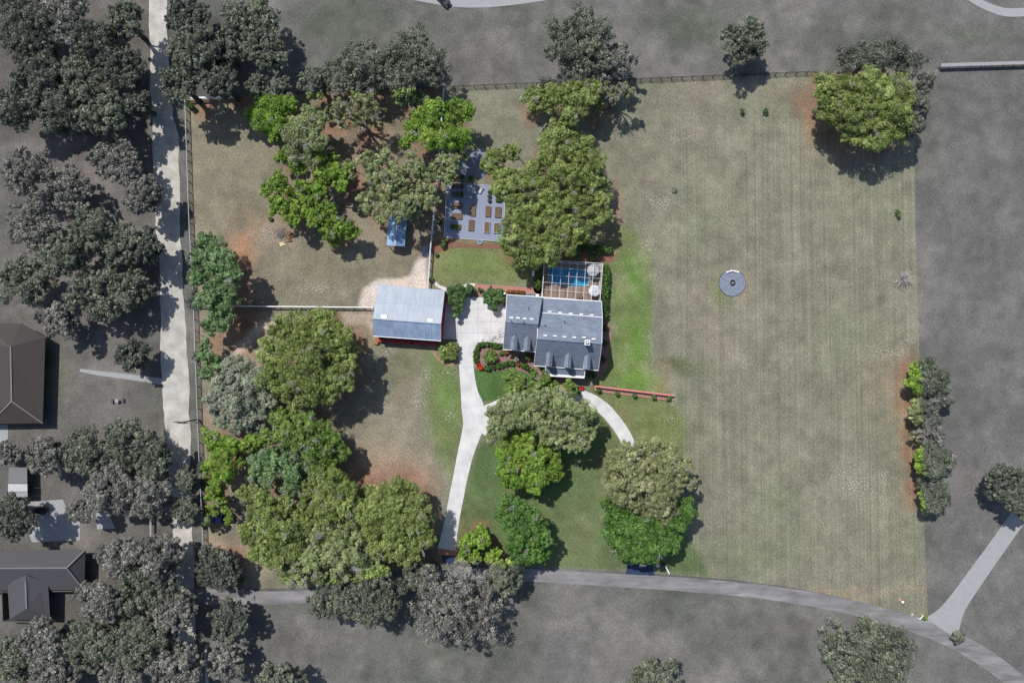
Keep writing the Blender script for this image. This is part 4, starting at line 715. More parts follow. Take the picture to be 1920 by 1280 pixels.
# ---------------------------------------------------------------- kitchen garden
mb = MB(); mb.prism(ppts([(838, 342), (948, 350.5), (943, 453), (833, 445)]), -.1, .04); tag(mb.build('garden_plaza', GRAVP), kind='structure')
mb = MB(); mb.prism(ppts([(868, 286), (905, 278), (916, 298), (908, 334), (856, 330), (852, 314), (866, 302)]), -.1, .03); tag(mb.build('gravel_pad', GRAVEL), kind='structure')
eg = thing('plaza_edging', (P(890, 398).x, P(890, 398).y, 0), 'low pale timber edging round the raised-bed garden', 'edging')
qq = [P(838, 342), P(948, 350.5), P(943, 453), P(833, 445)]
for i in range(4): mb = MB(); mb.beam(qq[i]+Vector((0, 0, .07)), qq[(i+1) % 4]+Vector((0, 0, .07)), .12, .16); mb.build('edging_board', GREYW if i != 3 else WHITE, eg)
def Z3(x, y): return 825+x/9.84, 330+y/9.84
def raised(zx, zy, w, h, lab, soil, plants=None, fm=WOOD):
    px, py = Z3(zx, zy); p = P(px, py); w = w/9.84/SC; h = h/9.84/SC; a = ANG+.02
    t = thing('raised_bed', (p.x, p.y, .04), lab, 'raised bed', 'raised beds in the gravel garden')
    u = Vector((math.cos(a), math.sin(a), 0)); v = Vector((-u.y, u.x, 0)); H_ = .38
    for s in (-1, 1):
        mb = MB(); c = p+v*s*(h/2-.04); mb.beam(c-u*w/2+Vector((0, 0, .04+H_/2)), c+u*w/2+Vector((0, 0, .04+H_/2)), .08, H_); mb.build('frame_board', fm, t)
        mb = MB(); c = p+u*s*(w/2-.04); mb.beam(c-v*(h/2-.085)+Vector((0, 0, .04+H_/2)), c+v*(h/2-.085)+Vector((0, 0, .04+H_/2)), .08, H_); mb.build('frame_board', fm, t)
    mb = MB(); mb.box((p.x, p.y, .2), (w-.17, h-.17, .34), a); mb.build('soil', soil, t)
    if plants: leafy('plants', [(p.x+u.x*i+v.x*j, p.y+u.y*i+v.y*j, .4, .26) for i in np.arange(-w/2+.25, w/2-.2, .4) for j in np.arange(-h/2+.25, h/2-.2, .4)], plants, 26, .14, t)
    return t

# ---------------------------------------------------------------- foliage builder
def crown_arrays(lobes, style, dens, leaf, per, out_poly=None, zoff=0, seed=0, small=False):
    """lobes: (x,y,z,r) world; returns quads + colours"""
    R = np.random.RandomState(seed); CC = []
    if not small:
        sub = []
        for (x, y, z, r) in lobes:
            if r < 1.1: sub.append((x, y, z, r)); continue
            for k in range(6):
                a = k*1.05+R.uniform(-.5, .5); q = r*R.uniform(.30, .66)
                sub.append((x+q*math.cos(a), y+q*math.sin(a), z+R.uniform(-.30, .32)*r, r*R.uniform(.30, .52)))
            sub.append((x+R.uniform(-.2, .2)*r, y+R.uniform(-.2, .2)*r, z+.25*r, r*R.uniform(.4, .55)))
        lobes = sub
    for (x, y, z, r) in lobes:
        cr = np.clip(r*.46, .2, 1.0) if not small else r*.55
        n_ = max(3, int(dens*2.7*(r/cr)**2))
        if small: n_ = max(5, int(dens*4*(r/cr)**2))
        d = R.normal(size=(n_, 3)); d[:, 2] = np.abs(d[:, 2])*1.05-.38; d /= np.linalg.norm(d, axis=1)[:, None]
        c = np.array([x, y, z])+d*(r-cr*.45)*np.array([1, 1, .72])*R.uniform(.60, 1.12, (n_, 1))
        CC.append(np.concatenate([c, (cr*R.uniform(.5, 1.25, n_))[:, None], np.full((n_, 1), R.uniform(.78, 1.25)), np.full((n_, 1), R.uniform(0, 1))], 1))
    CC = np.concatenate(CC); n_ = len(CC); m = per
    base = np.array(STY[style][0]); alt = np.array(STY[style][1])
    k = np.clip(R.rand(n_, 1)**1.3*.7+CC[:, 5:6]*.35, 0, 1); cl = base*(1-k)+alt*k; cl = cl*R.uniform(.8, 1.18, (n_, 1))*CC[:, 4:5]
    tall = np.repeat(CC, m, 0); N = len(tall)
    d = R.normal(size=(N, 3)); d[:, 2] += .3; d /= np.linalg.norm(d, axis=1)[:, None]
    pos = tall[:, :3]+d*tall[:, 3:4]*R.uniform(.62, 1.03, (N, 1))*np.array([1, 1, .8])
    nr = d*1.0+R.normal(size=(N, 3))*.42; nr[:, 2] += .15; nr /= np.linalg.norm(nr, axis=1)[:, None]
    t = np.cross(nr, R.normal(size=(N, 3))); t /= np.linalg.norm(t, axis=1)[:, None]; bt = np.cross(nr, t)
    s = (leaf*R.uniform(.6, 1.35, (N, 1))); s2 = s*R.uniform(.5, .9, (N, 1))
    V_ = np.stack([pos-t*s, pos-bt*s2, pos+t*s, pos+bt*s2], 1)
    col = np.repeat(cl, m, 0)*R.uniform(.84, 1.18, (N, 1)); yl = R.rand(N, 1)*.16; col = col*np.array([1, 1, 1])+yl*np.array([.05, .03, 0])*col.mean(1, keepdims=True)*4
    return V_, col
def mesh_quads(name, V_, col, m, parent):
    off = Vector((0, 0, 0)); q = parent
    while q is not None: off += q.location; q = q.parent
    N = len(V_); me = bpy.data.meshes.new(name); me.vertices.add(N*4); me.vertices.foreach_set('co', (V_-np.array(off)).astype('f4').ravel())
    me.loops.add(N*4); me.loops.foreach_set('vertex_index', np.arange(N*4, dtype='i4')); me.polygons.add(N); me.polygons.foreach_set('loop_start', np.arange(N, dtype='i4')*4)
    me.update(calc_edges=True); a = me.attributes.new('leaf', 'FLOAT_VECTOR', 'FACE'); a.data.foreach_set('vector', np.clip(col, 0, 1).astype('f4').ravel())
    me.materials.append(m); o = bpy.data.objects.new(name, me); COL.objects.link(o)
    if parent: o.parent = parent
    return o
NL = [0]
def leafy(name, lobes, style, per, leaf, parent, dens=1.0, small=True):
    NL[0] += 1; V_, col = crown_arrays(lobes, style, dens, leaf, per, seed=NL[0]*7+1, small=small); return mesh_quads(name, V_, col, LEAF, parent)
EDGE = {}
def tree(style, h, lobes, label, dens, twigs, group, name, idx):
    outside = style in (GG, GB, GD); rr = random.Random(idx*31+5)
    cx = sum(l_[0]*l_[2] for l_ in lobes)/sum(l_[2] for l_ in lobes); cy = sum(l_[1]*l_[2] for l_ in lobes)/sum(l_[2] for l_ in lobes)
    Rm = max(math.hypot(l_[0]-cx, l_[1]-cy)+l_[2] for l_ in lobes)
    L = []
    for (x, y, r) in lobes:
        dd = math.hypot(x-cx, y-cy)/Rm; rm = r/SC*(1.4 if outside else 1.22); z = h*(.80-.30*dd*dd)+rr.uniform(-.10, .10)*h; z = max(z-rm*.5, rm*.8+.3); gx_, gy_ = G(x, y, z+rm*.4); L.append((gx_, gy_, z, rm*(HC-z)/HC))
    zc = h*.6; tx, ty = G(cx, cy, zc); t = thing(name, (tx, ty, 0), label, 'tree' if h > 4 else 'bush', group)
    leaf = .175 if outside else .135; per = 60 if outside else 82
    V_, col = crown_arrays(L, style, dens*(.72 if outside else 1), leaf, per, seed=idx+3)
    c = V_.mean(1)
    # crowns that reach across the lot line take on the neighbours' muted tone there
    if not outside:
        zm = float(np.mean([q[2] for q in L]))+1.0; PWz = [G(x, y, zm) for x, y in PARCEL]
        s = sdf(c[:, 0], c[:, 1], PWz); o_ = s < 0
        if o_.any() and h > 4:
            lm = (col*np.array([.3, .6, .1])).sum(1, keepdims=True); gcol = (lm+(col-lm)*.32)*.6; col = np.where(o_[:, None], gcol, col)
    else:
        zm = float(np.mean([q[2] for q in L]))+1.0; PWz = [G(x, y, zm) for x, y in PARCEL]
        s = sdf(c[:, 0], c[:, 1], PWz); i_ = s > 0
        if i_.any() and h > 4 and style != GD:
            gr = {GG: (1.35, 1.7, .62), GB: (1.15, 1.35, .6)}[style]; col = np.where(i_[:, None], col*np.array(gr), col)
    mesh_quads('crown', V_, col, LEAF, t)
    bm = BARKG if outside else BARK; zt = min(h*.32, 3.6) if h > 4 else h*.3; tr_ = .035*h*(1 if Rm < 60 else 1.3); mb = MB()
    mb.tube([(tx, ty, -.1), (tx+.1, ty, zt*.35), (tx-.05, ty+.1, zt)], [tr_*1.35, tr_, tr_*.85], 8); mb.build('trunk', bm, t)
    step = max(1, len(L)//(6 if outside else 12))
    for (x, y, z, r) in L[::step]:
        mb = MB(); a = Vector((tx, ty, zt*.9)); b_ = Vector((x, y, z)); q1 = a.lerp(b_, .4)+Vector((rr.uniform(-.6, .6), rr.uniform(-.6, .6), .3)); q2 = a.lerp(b_, .75)+Vector((rr.uniform(-.5, .5), rr.uniform(-.5, .5), .2))
        mb.tube([a, q1, q2, b_], [tr_*.5, tr_*.36, tr_*.24, tr_*.1], 5)
        for k in range(4):
            d = Vector((rr.uniform(-1, 1), rr.uniform(-1, 1), rr.uniform(-.1, .8)))*r*.7; mb.tube([q2.lerp(b_, .5), b_+d*.5+Vector((0, 0, .2)), b_+d], [tr_*.14, tr_*.09, tr_*.03], 4)
        mb.build('limb', bm, t)
    if twigs:
        mb = MB()
        for k in range(twigs):
            x, y, z, r = L[rr.randrange(len(L))]; a = rr.uniform(0, 6.28); o = Vector((x, y, z))+Vector((math.cos(a)*r*.45, math.sin(a)*r*.45, r*.66)); a2 = rr.uniform(0, 6.28)
            for j in range(5):
                ln = rr.uniform(.7, 1.7)*min(1, r/2); aa = a2+rr.uniform(-.9, .9); e = o+Vector((math.cos(aa)*ln, math.sin(aa)*ln, rr.uniform(.0, .35))); mid = o.lerp(e, .5)+Vector((rr.uniform(-.15, .15), rr.uniform(-.15, .15), .06))
                mb.tube([o, mid, e], [.045, .03, .012], 4)
                for w in range(2):
                    a3 = aa+rr.uniform(-1, 1); f = mid+Vector((math.cos(a3), math.sin(a3), .1))*ln*.4; mb.tube([mid, f], [.028, .01], 3)
        tag(mb.build('bare_branches', TWIGG if outside else TWIG, t), kind='stuff')
for i, (st, h, lobes, lab, dens, tw, grp, nm) in enumerate(T): tree(st, h, lobes, lab, dens, tw, grp, nm, i)

# beds now that leafy() exists
raised(250, 190, 48, 88, 'small dark empty bed, leftmost of the back row of the garden', SOIL); raised(330, 190, 48, 88, 'small bed of reddish soil, middle of the back row of three', SOILR)
raised(412, 192, 52, 92, 'small bed full of green plants, right of the back row of three', SOIL, 'hedge'); raised(245, 335, 48, 92, 'small dark bed, leftmost of the second row of the garden', SOIL)
raised(325, 342, 56, 98, 'small bed with mixed greens, middle of the second row', SOIL, 'shrub'); raised(407, 348, 56, 104, 'small bed of dense green plants, right of the second row', SOIL, 'hedge')
raised(325, 550, 188, 100, 'long horizontal bed of brown litter, top of the left stack of three', SOILP); raised(312, 745, 195, 108, 'long horizontal bed of brown litter, middle of the left stack', SOILP)
raised(292, 938, 188, 96, 'long horizontal bed with sparse green seedlings, bottom of the left stack', SOIL, 'shrub'); raised(605, 640, 100, 205, 'upright bed of brown soil in the garden centre', SOILP)
raised(578, 912, 100, 200, 'upright bed of dark brown soil below the garden centre', SOIL); raised(888, 658, 98, 192, 'upright bed, upper one of the third column', SOILP)
raised(865, 950, 108, 208, 'upright bed of pale straw, lower one of the third column', SOILP, None, GREYW); raised(1070, 672, 112, 192, 'upright bed at the right edge, partly under the oak', SOILP)
raised(1042, 965, 104, 192, 'upright pale-framed bed under the oak branches, bottom right', SOILP, None, GREYW); raised(1085, 430, 108, 112, 'squarish bed with a leafy bush at the right of the garden', SOIL, 'shrub')
for (zx, zy, lab, st) in ((918, 310, 'large dark planter tub, top of three on the right of the garden', None), (912, 385, 'large dark planter tub, middle of three on the right', None), (912, 460, 'planter tub with pale green leaves, bottom of three on the right', 'shrub')):
    p = P(*Z3(zx, zy)); t = thing('planter_tub', (p.x, p.y, .04), lab, 'planter', 'planter tubs in the gravel garden'); mb = MB(); mb.lathe((p.x, p.y, .04), [(.36, 0), (.46, .45), (.48, .5), (.42, .5), (.4, .44)], 14); mb.build('tub', DKMET, t)
    mb = MB(); mb.lathe((p.x, p.y, .4), [(.41, 0), (.41, .04)], 14); mb.build('soil', SOIL, t); leafy('plants', [(p.x, p.y, .6, .3)], st or 'hedge', 16, .1, t, .5)
p = P(*Z3(628, 275)); t = thing('garden_table', (p.x, p.y, .04), 'pale rectangular garden table in the shaded upper garden', 'table')
mb = MB(); mb.box((p.x, p.y, .76), (.95, 1.5, .05), ANG); mb.build('table_top', STONE, t)
for sx in (-1, 1):
    for sy in (-1, 1): mb = MB(); mb.box((p.x+sx*.38, p.y+sy*.62, .4), (.07, .07, .7)); mb.build('leg', STONE, t)
ch0 = None
for (zx, zy, rz, lab) in ((532, 245, .25, 'pale garden lounge chair left of the garden table'), (752, 270, -.5, 'pale garden lounge chair right of the garden table')):
    p = P(*Z3(zx, zy))
    if ch0 is None:
        ch0 = t = thing('lounge_chair', (0, 0, 0), lab, 'chair', 'lounge chairs by the garden table'); mb = MB(); mb.box((0, -.2, .35), (.6, 1.1, .06)); mb.build('seat', GREYW, t)
        mb = MB(); mb.beam((0, .32, .38), (0, .8, .8), .6, .05); mb.build('backrest', GREYW, t)
        for sx in (-1, 1):
            for yy in (-.65, .3): mb = MB(); mb.box((sx*.26, yy, .17), (.06, .06, .3)); mb.build('leg', GREYW, t)
        t.location = (p.x, p.y, .04); t.rotation_euler = (0, 0, rz)
    else: copy_tree(ch0, (p.x, p.y, .04), lab, rz)
def trough(px, py, w, l, rz, m, lab):
    p = P(px, py); t = thing('trough', (p.x, p.y, 0), lab, 'trough'); n_ = 16
    def ring(k, z): return [(p.x+k*w/2*math.cos(2*math.pi*i/n_), p.y+(l/2-w/2)*(1 if math.sin(2*math.pi*i/n_) >= 0 else -1)+k*w/2*math.sin(2*math.pi*i/n_), z) for i in range(n_)]
    mb = MB(); vs = ring(.92, .03)+ring(1, .6)+ring(.88, .6)+ring(.85, .42); f = [tuple(range(n_-1, -1, -1))]
    for a in range(3): f += [(a*n_+i, a*n_+(i+1) % n_, (a+1)*n_+(i+1) % n_, (a+1)*n_+i) for i in range(n_)]
    mb.add(vs, f); mb.build('tank', m, t); mb = MB(); vs = ring(.86, .46); mb.add(vs, [tuple(range(n_))]); mb.build('water', GLASS, t)
trough(804.3, 471.5, .6, 1.8, 0, TEALM, 'dark teal water trough against the white fence'); trough(829.3, 428.5, .65, 1.7, 0, UMBG, 'pale oval trough left of the raised-bed garden')
mb = MB(); mb.prism(ppts([(791, 463), (802, 460), (802, 478), (796, 480), (791, 474)]), -.1, .03); tag(mb.build('concrete_pad', GRAVP), kind='structure')
p = P(900, 454); t = thing('garden_fountain', (p.x, p.y, 0), 'small blue-grey basin at the lower edge of the gravel garden', 'basin'); mb = MB(); mb.lathe((p.x, p.y, 0), [(.55, 0), (.6, .35), (.5, .35), (.46, .25)], 14); mb.build('bowl', UMBG, t); mb = MB(); mb.lathe((p.x, p.y, .22), [(.45, 0), (.45, .05)], 14); mb.build('water', TEALM, t)

# ---------------------------------------------------------------- fences
def fence(pts, label, m, h=1.3, space=2.44, rails=3, wide=.06, cap=None, capw=.18, cat='fence', name='board_fence'):
    P0 = [P(x, y) for x, y in pts]; t = thing(name, P0[0], label, cat); post = None; rail = {}
    for a, b_ in zip(P0[:-1], P0[1:]):
        L_ = (b_-a).length; n_ = max(1, round(L_/space)); d = (b_-a)/n_; ang = math.atan2(d.y, d.x); dl = round(d.length, 3)
        for i in range(n_):
            q = a+d*i
            if post is None:
                mb = MB(); mb.box((0, 0, h/2), (.13, .13, h)); me_ = bpy.data.meshes.new('post'); me_.from_pydata(mb.v, [], mb.f); me_.materials.append(m); post = me_
            o = bpy.data.objects.new('post', post); COL.objects.link(o); o.parent = t; o.location = q-P0[0]; o.rotation_euler = (0, 0, ang)
            if dl not in rail:
                mb = MB(); mb.box((dl/2, .10, 0), (dl-.01, .035, .15)); me_ = bpy.data.meshes.new('rail'); me_.from_pydata(mb.v, [], mb.f); me_.materials.append(m)
                mb = MB(); mb.box((dl/2, .0, 0), (dl-.01, capw, .04)); mc = bpy.data.meshes.new('cap_rail'); mc.from_pydata(mb.v, [], mb.f); mc.materials.append(cap or m); rail[dl] = (me_, mc)
            for k in range(rails):
                o = bpy.data.objects.new('rail', rail[dl][0]); COL.objects.link(o); o.parent = t; o.location = q-P0[0]+Vector((0, 0, .28+k*(h-.42)/max(1, rails-1))); o.rotation_euler = (0, 0, ang)
            if cap:
                o = bpy.data.objects.new('cap_rail', rail[dl][1]); COL.objects.link(o); o.parent = t; o.location = q-P0[0]+Vector((0, 0, h+.02)); o.rotation_euler = (0, 0, ang)
    return t
fence([(366, 574), (702, 577)], 'dark board fence with a pale cap running west from the barn', BLACK, 1.35, 2.44, 3, cap=WHITE, capw=.22)
fence([(833, 169), (826, 270), (817, 380), (808, 470), (803.5, 541)], 'white-capped fence running north to south beside the raised-bed garden', GREYW, 1.5, 2.44, 3, cap=mat('pale_blue_white_paint', (.50, .53, .60), .5), capw=.24)
fence([(352, 190), (359, 400), (369, 600), (378, 850), (387, 1030)], 'dark fence with a pale cap along the west boundary', BLACK, 1.4, 2.44, 3, cap=mat('pale_fence_cap', (.36, .38, .42), .6), capw=.12)
fence([(560, 178.5), (870, 165.5), (1200, 152), (1530, 138.5)], 'thin black three-rail fence along the top boundary', BLACK, 1.35, 2.44, 3)
fence([(355, 189), (450, 185)], 'white boarded fence in the top left corner of the lot', WHITE, 1.5, 2.44, 4, cap=WHITE, capw=.3)
GWH = mat('neighbour_white_rail', (.27, .27, .27), .7); fence([(1758, 127), (1960, 121)], 'pale rail fence running to the right edge at the top', GWH, 1.3, 2.44, 3, cap=GWH, capw=.75)
fence([(390, 1208), (394, 1300)], 'pale rail fence at the bottom left beside the dirt road', GWH, 1.3, 2.44, 3, cap=GWH, capw=.6)
fence([(287, 935), (288, 1003)], 'short pale rail left of the dirt road among grey trees', GWH, 1.2, 2.44, 2, cap=GWH, capw=.4)
p0, p1 = P(1246.5, 1058, 1.1), P(1255, 1075, 1.1); gt_ = thing('entrance_gate', (p0.x, p0.y, 0), 'white swing gate standing open by the south entrance', 'gate')
for z in (.35, .75, 1.15): mb = MB(); mb.beam((p0.x, p0.y, z), (p1.x, p1.y, z), .09 if z < 1 else .22, .1); mb.build('rail', WHITE, gt_)
for q in (p0, p1): mb = MB(); mb.box((q.x, q.y, .62), (.12, .12, 1.24)); mb.build('post', WHITE, gt_)
mb = MB(); q = P(1243.5, 1055.5); mb.box((q.x, q.y, .8), (.4, .4, 1.6)); mb.build('gate_pier', DKMET, gt_)
p = P(1232.5, 1058.5); t = thing('gate_control_box', (p.x, p.y, 0), 'square white control box left of the open gate', 'box'); mb = MB(); mb.box((p.x, p.y, .4), (.58, .55, .8)); mb.build('casing', WHITE, t); mb = MB(); mb.box((p.x, p.y, .82), (.22, .22, .05)); mb.build('lid_knob', DKMET, t)

# ---------------------------------------------------------------- fire pit
p = P(1373, 530.5); fpz = thing('fire_circle', (p.x, p.y, 0), 'round gravel fire circle with a steel edge in the open field', 'fire pit'); R_ = 25/SC
mb = MB(); mb.lathe((p.x, p.y, 0), [(R_, 0), (R_, .05), (R_-.02, .06)], 48); mb.build('gravel', GRAVEL, fpz)
mb = MB(); n_ = 48; mb.add([(p.x+r*math.cos(2*math.pi*i/n_), p.y+r*math.sin(2*math.pi*i/n_), z) for r, z in ((R_+.05, 0), (R_+.05, .12), (R_-.02, .12), (R_-.02, 0)) for i in range(n_)], [(a*n_+i, a*n_+(i+1) % n_, (a+1)*n_+(i+1) % n_, (a+1)*n_+i) for a in range(3) for i in range(n_)]); mb.build('steel_edge', DKMET, fpz)
pit = thing('fire_pit', (p.x-.05, p.y+.1, .06), 'dark steel fire bowl with ash in the middle of the gravel circle', 'fire bowl')
mb = MB(); mb.lathe((p.x-.05, p.y+.1, .06), [(.45, 0), (.56, .4), (.6, .42), (.5, .42), (.4, .12)], 20); mb.build('bowl', DKMET, pit); mb = MB()
for i in range(16): a, r = random.uniform(0, 6.3), random.uniform(0, .34); x, y = p.x-.05+r*math.cos(a), p.y+.1+r*math.sin(a); mb.beam((x-.12, y, .3), (x+.12, y+random.uniform(-.15, .15), .38), .08)
mb.build('ash_and_logs', ASHM, pit)
bn = thing('stone_bench', (p.x, p.y+2.7, 0), 'curved bench of pale stones on the far rim of the fire circle', 'bench')
for i in range(7):
    a = math.radians(90+(i-3)*9.0); x, y = p.x+2.72*math.cos(a), p.y+2.78*math.sin(a); mb = MB(); w = .3*random.uniform(.85, 1.15); mb.prism([(x+w*k*math.cos(q), y+.24*k*math.sin(q)) for q, k in [(q2*math.pi/3.5, random.uniform(.8, 1.05)) for q2 in range(7)]], 0, .42+random.uniform(-.05, .06)); mb.build('stone', STONE if i % 2 else WHITE, bn)

# ---------------------------------------------------------------- brick retaining wall with planter
a, b_ = P(1115, 723.5), P(1262, 741); rw = thing('brick_retaining_wall', ((a.x+b_.x)/2, (a.y+b_.y)/2, 0), 'long low red brick wall running east from the house', 'wall')
CAPM = mat('brick_coping', (.50, .20, .16), .8, .2, 6); d = (b_-a); L_ = d.length; d.normalize(); pr = Vector((-d.y, d.x, 0)); N_ = 22
mb = MB(); mb.beam(a+Vector((0, 0, .45)), b_+Vector((0, 0, .45)), .28, .9); mb.build('wall_body', BRICK, rw)
for i in range(N_):
    q0, q1 = a+d*(L_*i/N_+.015), a+d*(L_*(i+1)/N_-.015); mb = MB(); mb.beam(q0+Vector((0, 0, .94)), q1+Vector((0, 0, .94)), .42, .08); mb.build('coping_brick', CAPM, rw)
a2, b2 = P(1116, 732), P(1261, 750.5)
mb = MB(); mb.beam(a+Vector((0, 0, .35)), a2+Vector((0, 0, .35)), .3, .7); mb.build('end_wall', CAPM, rw)
mb = MB(); mb.beam(a2+Vector((0, 0, .12)), b2+Vector((0, 0, .12)), .2, .24); mb.build('front_edging', CAPM, rw)
mb = MB(); mb.prism([(v.x, v.y) for v in (P(1117, 724.5), P(1261, 742), P(1260, 750), P(1117, 731.5))], 0, .15); mb.build('soil', MUL, rw)
for i, (x, y) in enumerate(((1122, 732), (1156, 737.5), (1188.5, 741), (1225, 745), (1252.5, 747))):
    p = P(x, y); t = thing('planter_shrub', (p.x, p.y, .15), ('dark green shrub in the brick planter, nearest the house', 'green shrub in the brick planter, second from the house', 'green shrub in the middle of the brick planter', 'green shrub in the brick planter, second from the far end', 'small green shrub at the far end of the brick planter')[i], 'shrub', 'shrubs in the brick planter')
    leafy('foliage', [(p.x, p.y, .7, .55), (p.x+.2, p.y-.15, .5, .4)], 'shrub', 34, .11, t); mb = MB(); mb.tube([(p.x, p.y, .1), (p.x, p.y, .6)], [.05, .03], 5); mb.build('stem', BARK, t)

# ---------------------------------------------------------------- shrubs and hedges
def shrub(px, py, r, h, style, label, group=None, name='shrub', lobes=None, leaf=.12, per=44):
    p = P(px, py); t = thing(name, (p.x, p.y, 0), label, 'shrub' if name != 'hedge' else 'hedge', group)
    L = [(*G(x, y, h*.6), h*.55, rr_/SC) for x, y, rr_ in (lobes or [(px, py, r)])]
    leafy('foliage', L, style, per, leaf, t, 1.2, small=False); mb = MB(); mb.tube([(p.x, p.y, -.05), (p.x, p.y, h*.5)], [.08, .05], 5); mb.build('stem', BARK, t); return t
shrub(840, 656, 20, 2.8, OAK, 'round clipped yellow-green bush at the barn corner', lobes=[(840, 656, 18), (832, 650, 12), (848, 650, 12), (833, 664, 12), (848, 665, 12)], leaf=.11)
shrub(858, 560, 20, 4.2, 'shrub', 'dark leafy shrub over the concrete between barn and lawn', lobes=[(848, 545, 12), (862, 543, 12), (878, 542, 10), (845, 562, 10), (860, 562, 15), (858, 578, 12), (854, 590, 7)], leaf=.15)
shrub(926, 560, 18, 3.6, 'shrub', 'green spreading shrub beside the garage wing', lobes=[(912, 552, 8), (922, 548, 10), (935, 548, 10), (915, 562, 10), (928, 562, 14), (925, 575, 9), (941, 560, 8)], leaf=.15)
shrub(885, 540, 6, 1.4, 'shrub', 'small green shrub beside the red brick path', lobes=[(884, 541, 6), (889, 546, 5)])
shrub(901, 543, 5, 1.2, 'shrub', 'tiny shrub on the near edge of the brick path')
shrub(946, 556, 6, 1.3, 'rust', 'rust-red shrub at the back left corner of the garage wing', lobes=[(944, 553, 4), (945, 562, 5), (947, 570, 4)])
shrub(966, 547, 5, .8, 'rust', 'low rust-coloured hedge between the path and the garage wing', name='hedge', lobes=[(x, 546.5+(x-955)*.06, 3.6) for x in range(953, 988, 5)])
shrub(1006, 515, 9, 2.6, 'hedge', 'dark upright hedge along the left side of the pool cage', name='hedge', lobes=[(1012-.06*(y-490)*1.2, y, 7.5) for y in range(494, 542, 7)])
shrub(1136, 545, 8, 2.4, 'hedge', 'long dark clipped hedge along the right side of the pool cage', name='hedge', lobes=[(1137.5-.045*(y-500), y, 7.5) for y in range(503, 596, 6)], leaf=.12)
shrub(1110, 467, 8, 1.8, 'hedge', 'dark hedge behind the mulch bed above the pool cage', name='hedge', lobes=[(x, 462+(x-1085)*.12, 7.5) for x in range(1085, 1142, 7)])
shrub(1077, 475, 10, 2.2, 'shrub', 'dark blue-green shrub above the pool cage, left of its pair', lobes=[(1076, 472, 9), (1078, 481, 7)]); shrub(1114, 478, 10, 2.0, 'shrub', 'blue-green shrub with pale leaves above the pool cage', lobes=[(1114, 478, 9), (1120, 472, 7)])
for x, y, r, lab in ((1136, 615, 6, 'topmost'), (1135, 643, 6, 'middle'), (1131, 674, 6.5, 'lowest')): shrub(x, y, r, 1.3, 'hedge', 'round dark bush in the bed east of the house, %s of the three' % lab, 'round bushes along the east wall of the house')
shrub(905, 650, 6, 1.2, 'hedge', 'curved clipped hedge bordering the concrete court', name='hedge', lobes=[(x, y, 5.3) for x, y in ((892, 676), (892, 668), (892, 660), (894, 652), (899, 647), (906, 645), (913, 645), (920, 646), (927, 647), (934, 648), (940, 649))])
shrub(915, 667, 14, 2.4, GRN, 'bright green shrub inside the curved hedge', lobes=[(912, 665, 9), (921, 662, 9), (916, 674, 10), (924, 672, 7)])
shrub(899, 687, 6, .9, 'red', 'vivid red flowering bush at the tip of the front garden', lobes=[(897, 684, 3.6), (903, 689, 4.6), (899, 690, 3)])
shrub(925, 687, 6, 1.1, 'hedge', 'wavy clipped hedge on the front lawn edge, left piece', name='hedge', lobes=[(x, y, 5.2) for x, y in ((911, 689), (917, 690), (925, 688), (934, 686), (941, 684), (948, 682.5), (955, 681), (960, 681.5))])
shrub(985, 690, 6, 1.1, 'hedge', 'short clipped hedge on the front lawn edge, right piece', name='hedge', lobes=[(x, y, 5.2) for x, y in ((981, 684), (986, 687), (991, 691), (997, 695), (1003, 699))])
shrub(988, 670, 7, 1.5, 'shrub', 'blue-green palm-like shrub by the garage wing front'); shrub(969, 673, 6, .9, 'moss', 'low silvery shrub in front of the garage wing'); shrub(940, 661, 5, 1.0, 'shrub', 'little green shrub next to the garage corner'); shrub(949, 661, 5, 1.0, 'rust', 'rust-coloured shrub at the garage front corner')
shrub(932, 672, 5, .8, 'pink', 'pinkish twiggy shrub in the front garden bed'); shrub(972, 683, 4, .7, 'rust', 'rust-coloured clump between the two front hedges'); shrub(1080, 724, 5, 1.2, 'teal', 'small blue-green shrub below the porch'); shrub(1090, 727, 4, .8, 'red', 'red flowering plant near the porch steps, right side')
shrub(1083, 734, 5, .9, 'hedge', 'low green bush beside the drive below the porch', lobes=[(1079, 734, 4), (1086, 735, 4)]); shrub(1112, 702, 7, 1.3, 'hedge', 'dark shrub in the shade right of the porch', lobes=[(1106, 704, 5), (1112, 702, 6)]); shrub(1036, 712, 6, 1.2, 'hedge', 'dark shrub left of the porch steps')
shrub(833, 457, 6, 1.5, 'hedge', 'dark shrub below the left corner of the raised-bed garden', lobes=[(833, 452, 4.5), (831, 460, 5.5)]); shrub(818, 478, 4, .8, 'shrub', 'small green clump east of the teal trough'); shrub(808, 524, 5, 1.1, 'shrub', 'green bush between the white fence and the stepping path'); shrub(825, 417, 5, 1.2, 'hedge', 'dark bush between the white fence and the garden')
shrub(867, 332, 4, .9, 'hedge', 'small dark bush behind the garden, left of two'); shrub(883, 333, 4, .9, 'hedge', 'small dark bush behind the garden, right of two')
shrub(1391, 208, 5, 1.4, 'shrub', 'left one of two saplings in the upper field', 'saplings in the upper field', 'sapling'); shrub(1436, 208, 5, 1.4, 'shrub', 'right one of two saplings in the upper field', 'saplings in the upper field', 'sapling')
shrub(1685, 401, 6, 1.8, GRN, 'spindly young tree near the east boundary', lobes=[(1683, 396, 5), (1687, 404, 4)], name='sapling', per=22); shrub(506, 411, 4, .8, GRN, 'small green seedling left of the brush pile')
shrub(350, 190, 7, 2, 'hedge', 'dark bush in the top left corner of the lot', lobes=[(352, 194, 6), (358, 200, 6)]); shrub(400, 1033, 5, 1, 'shrub', 'low bush at the notch of the south-west boundary', lobes=[(392, 1034, 5), (401, 1035, 5)])
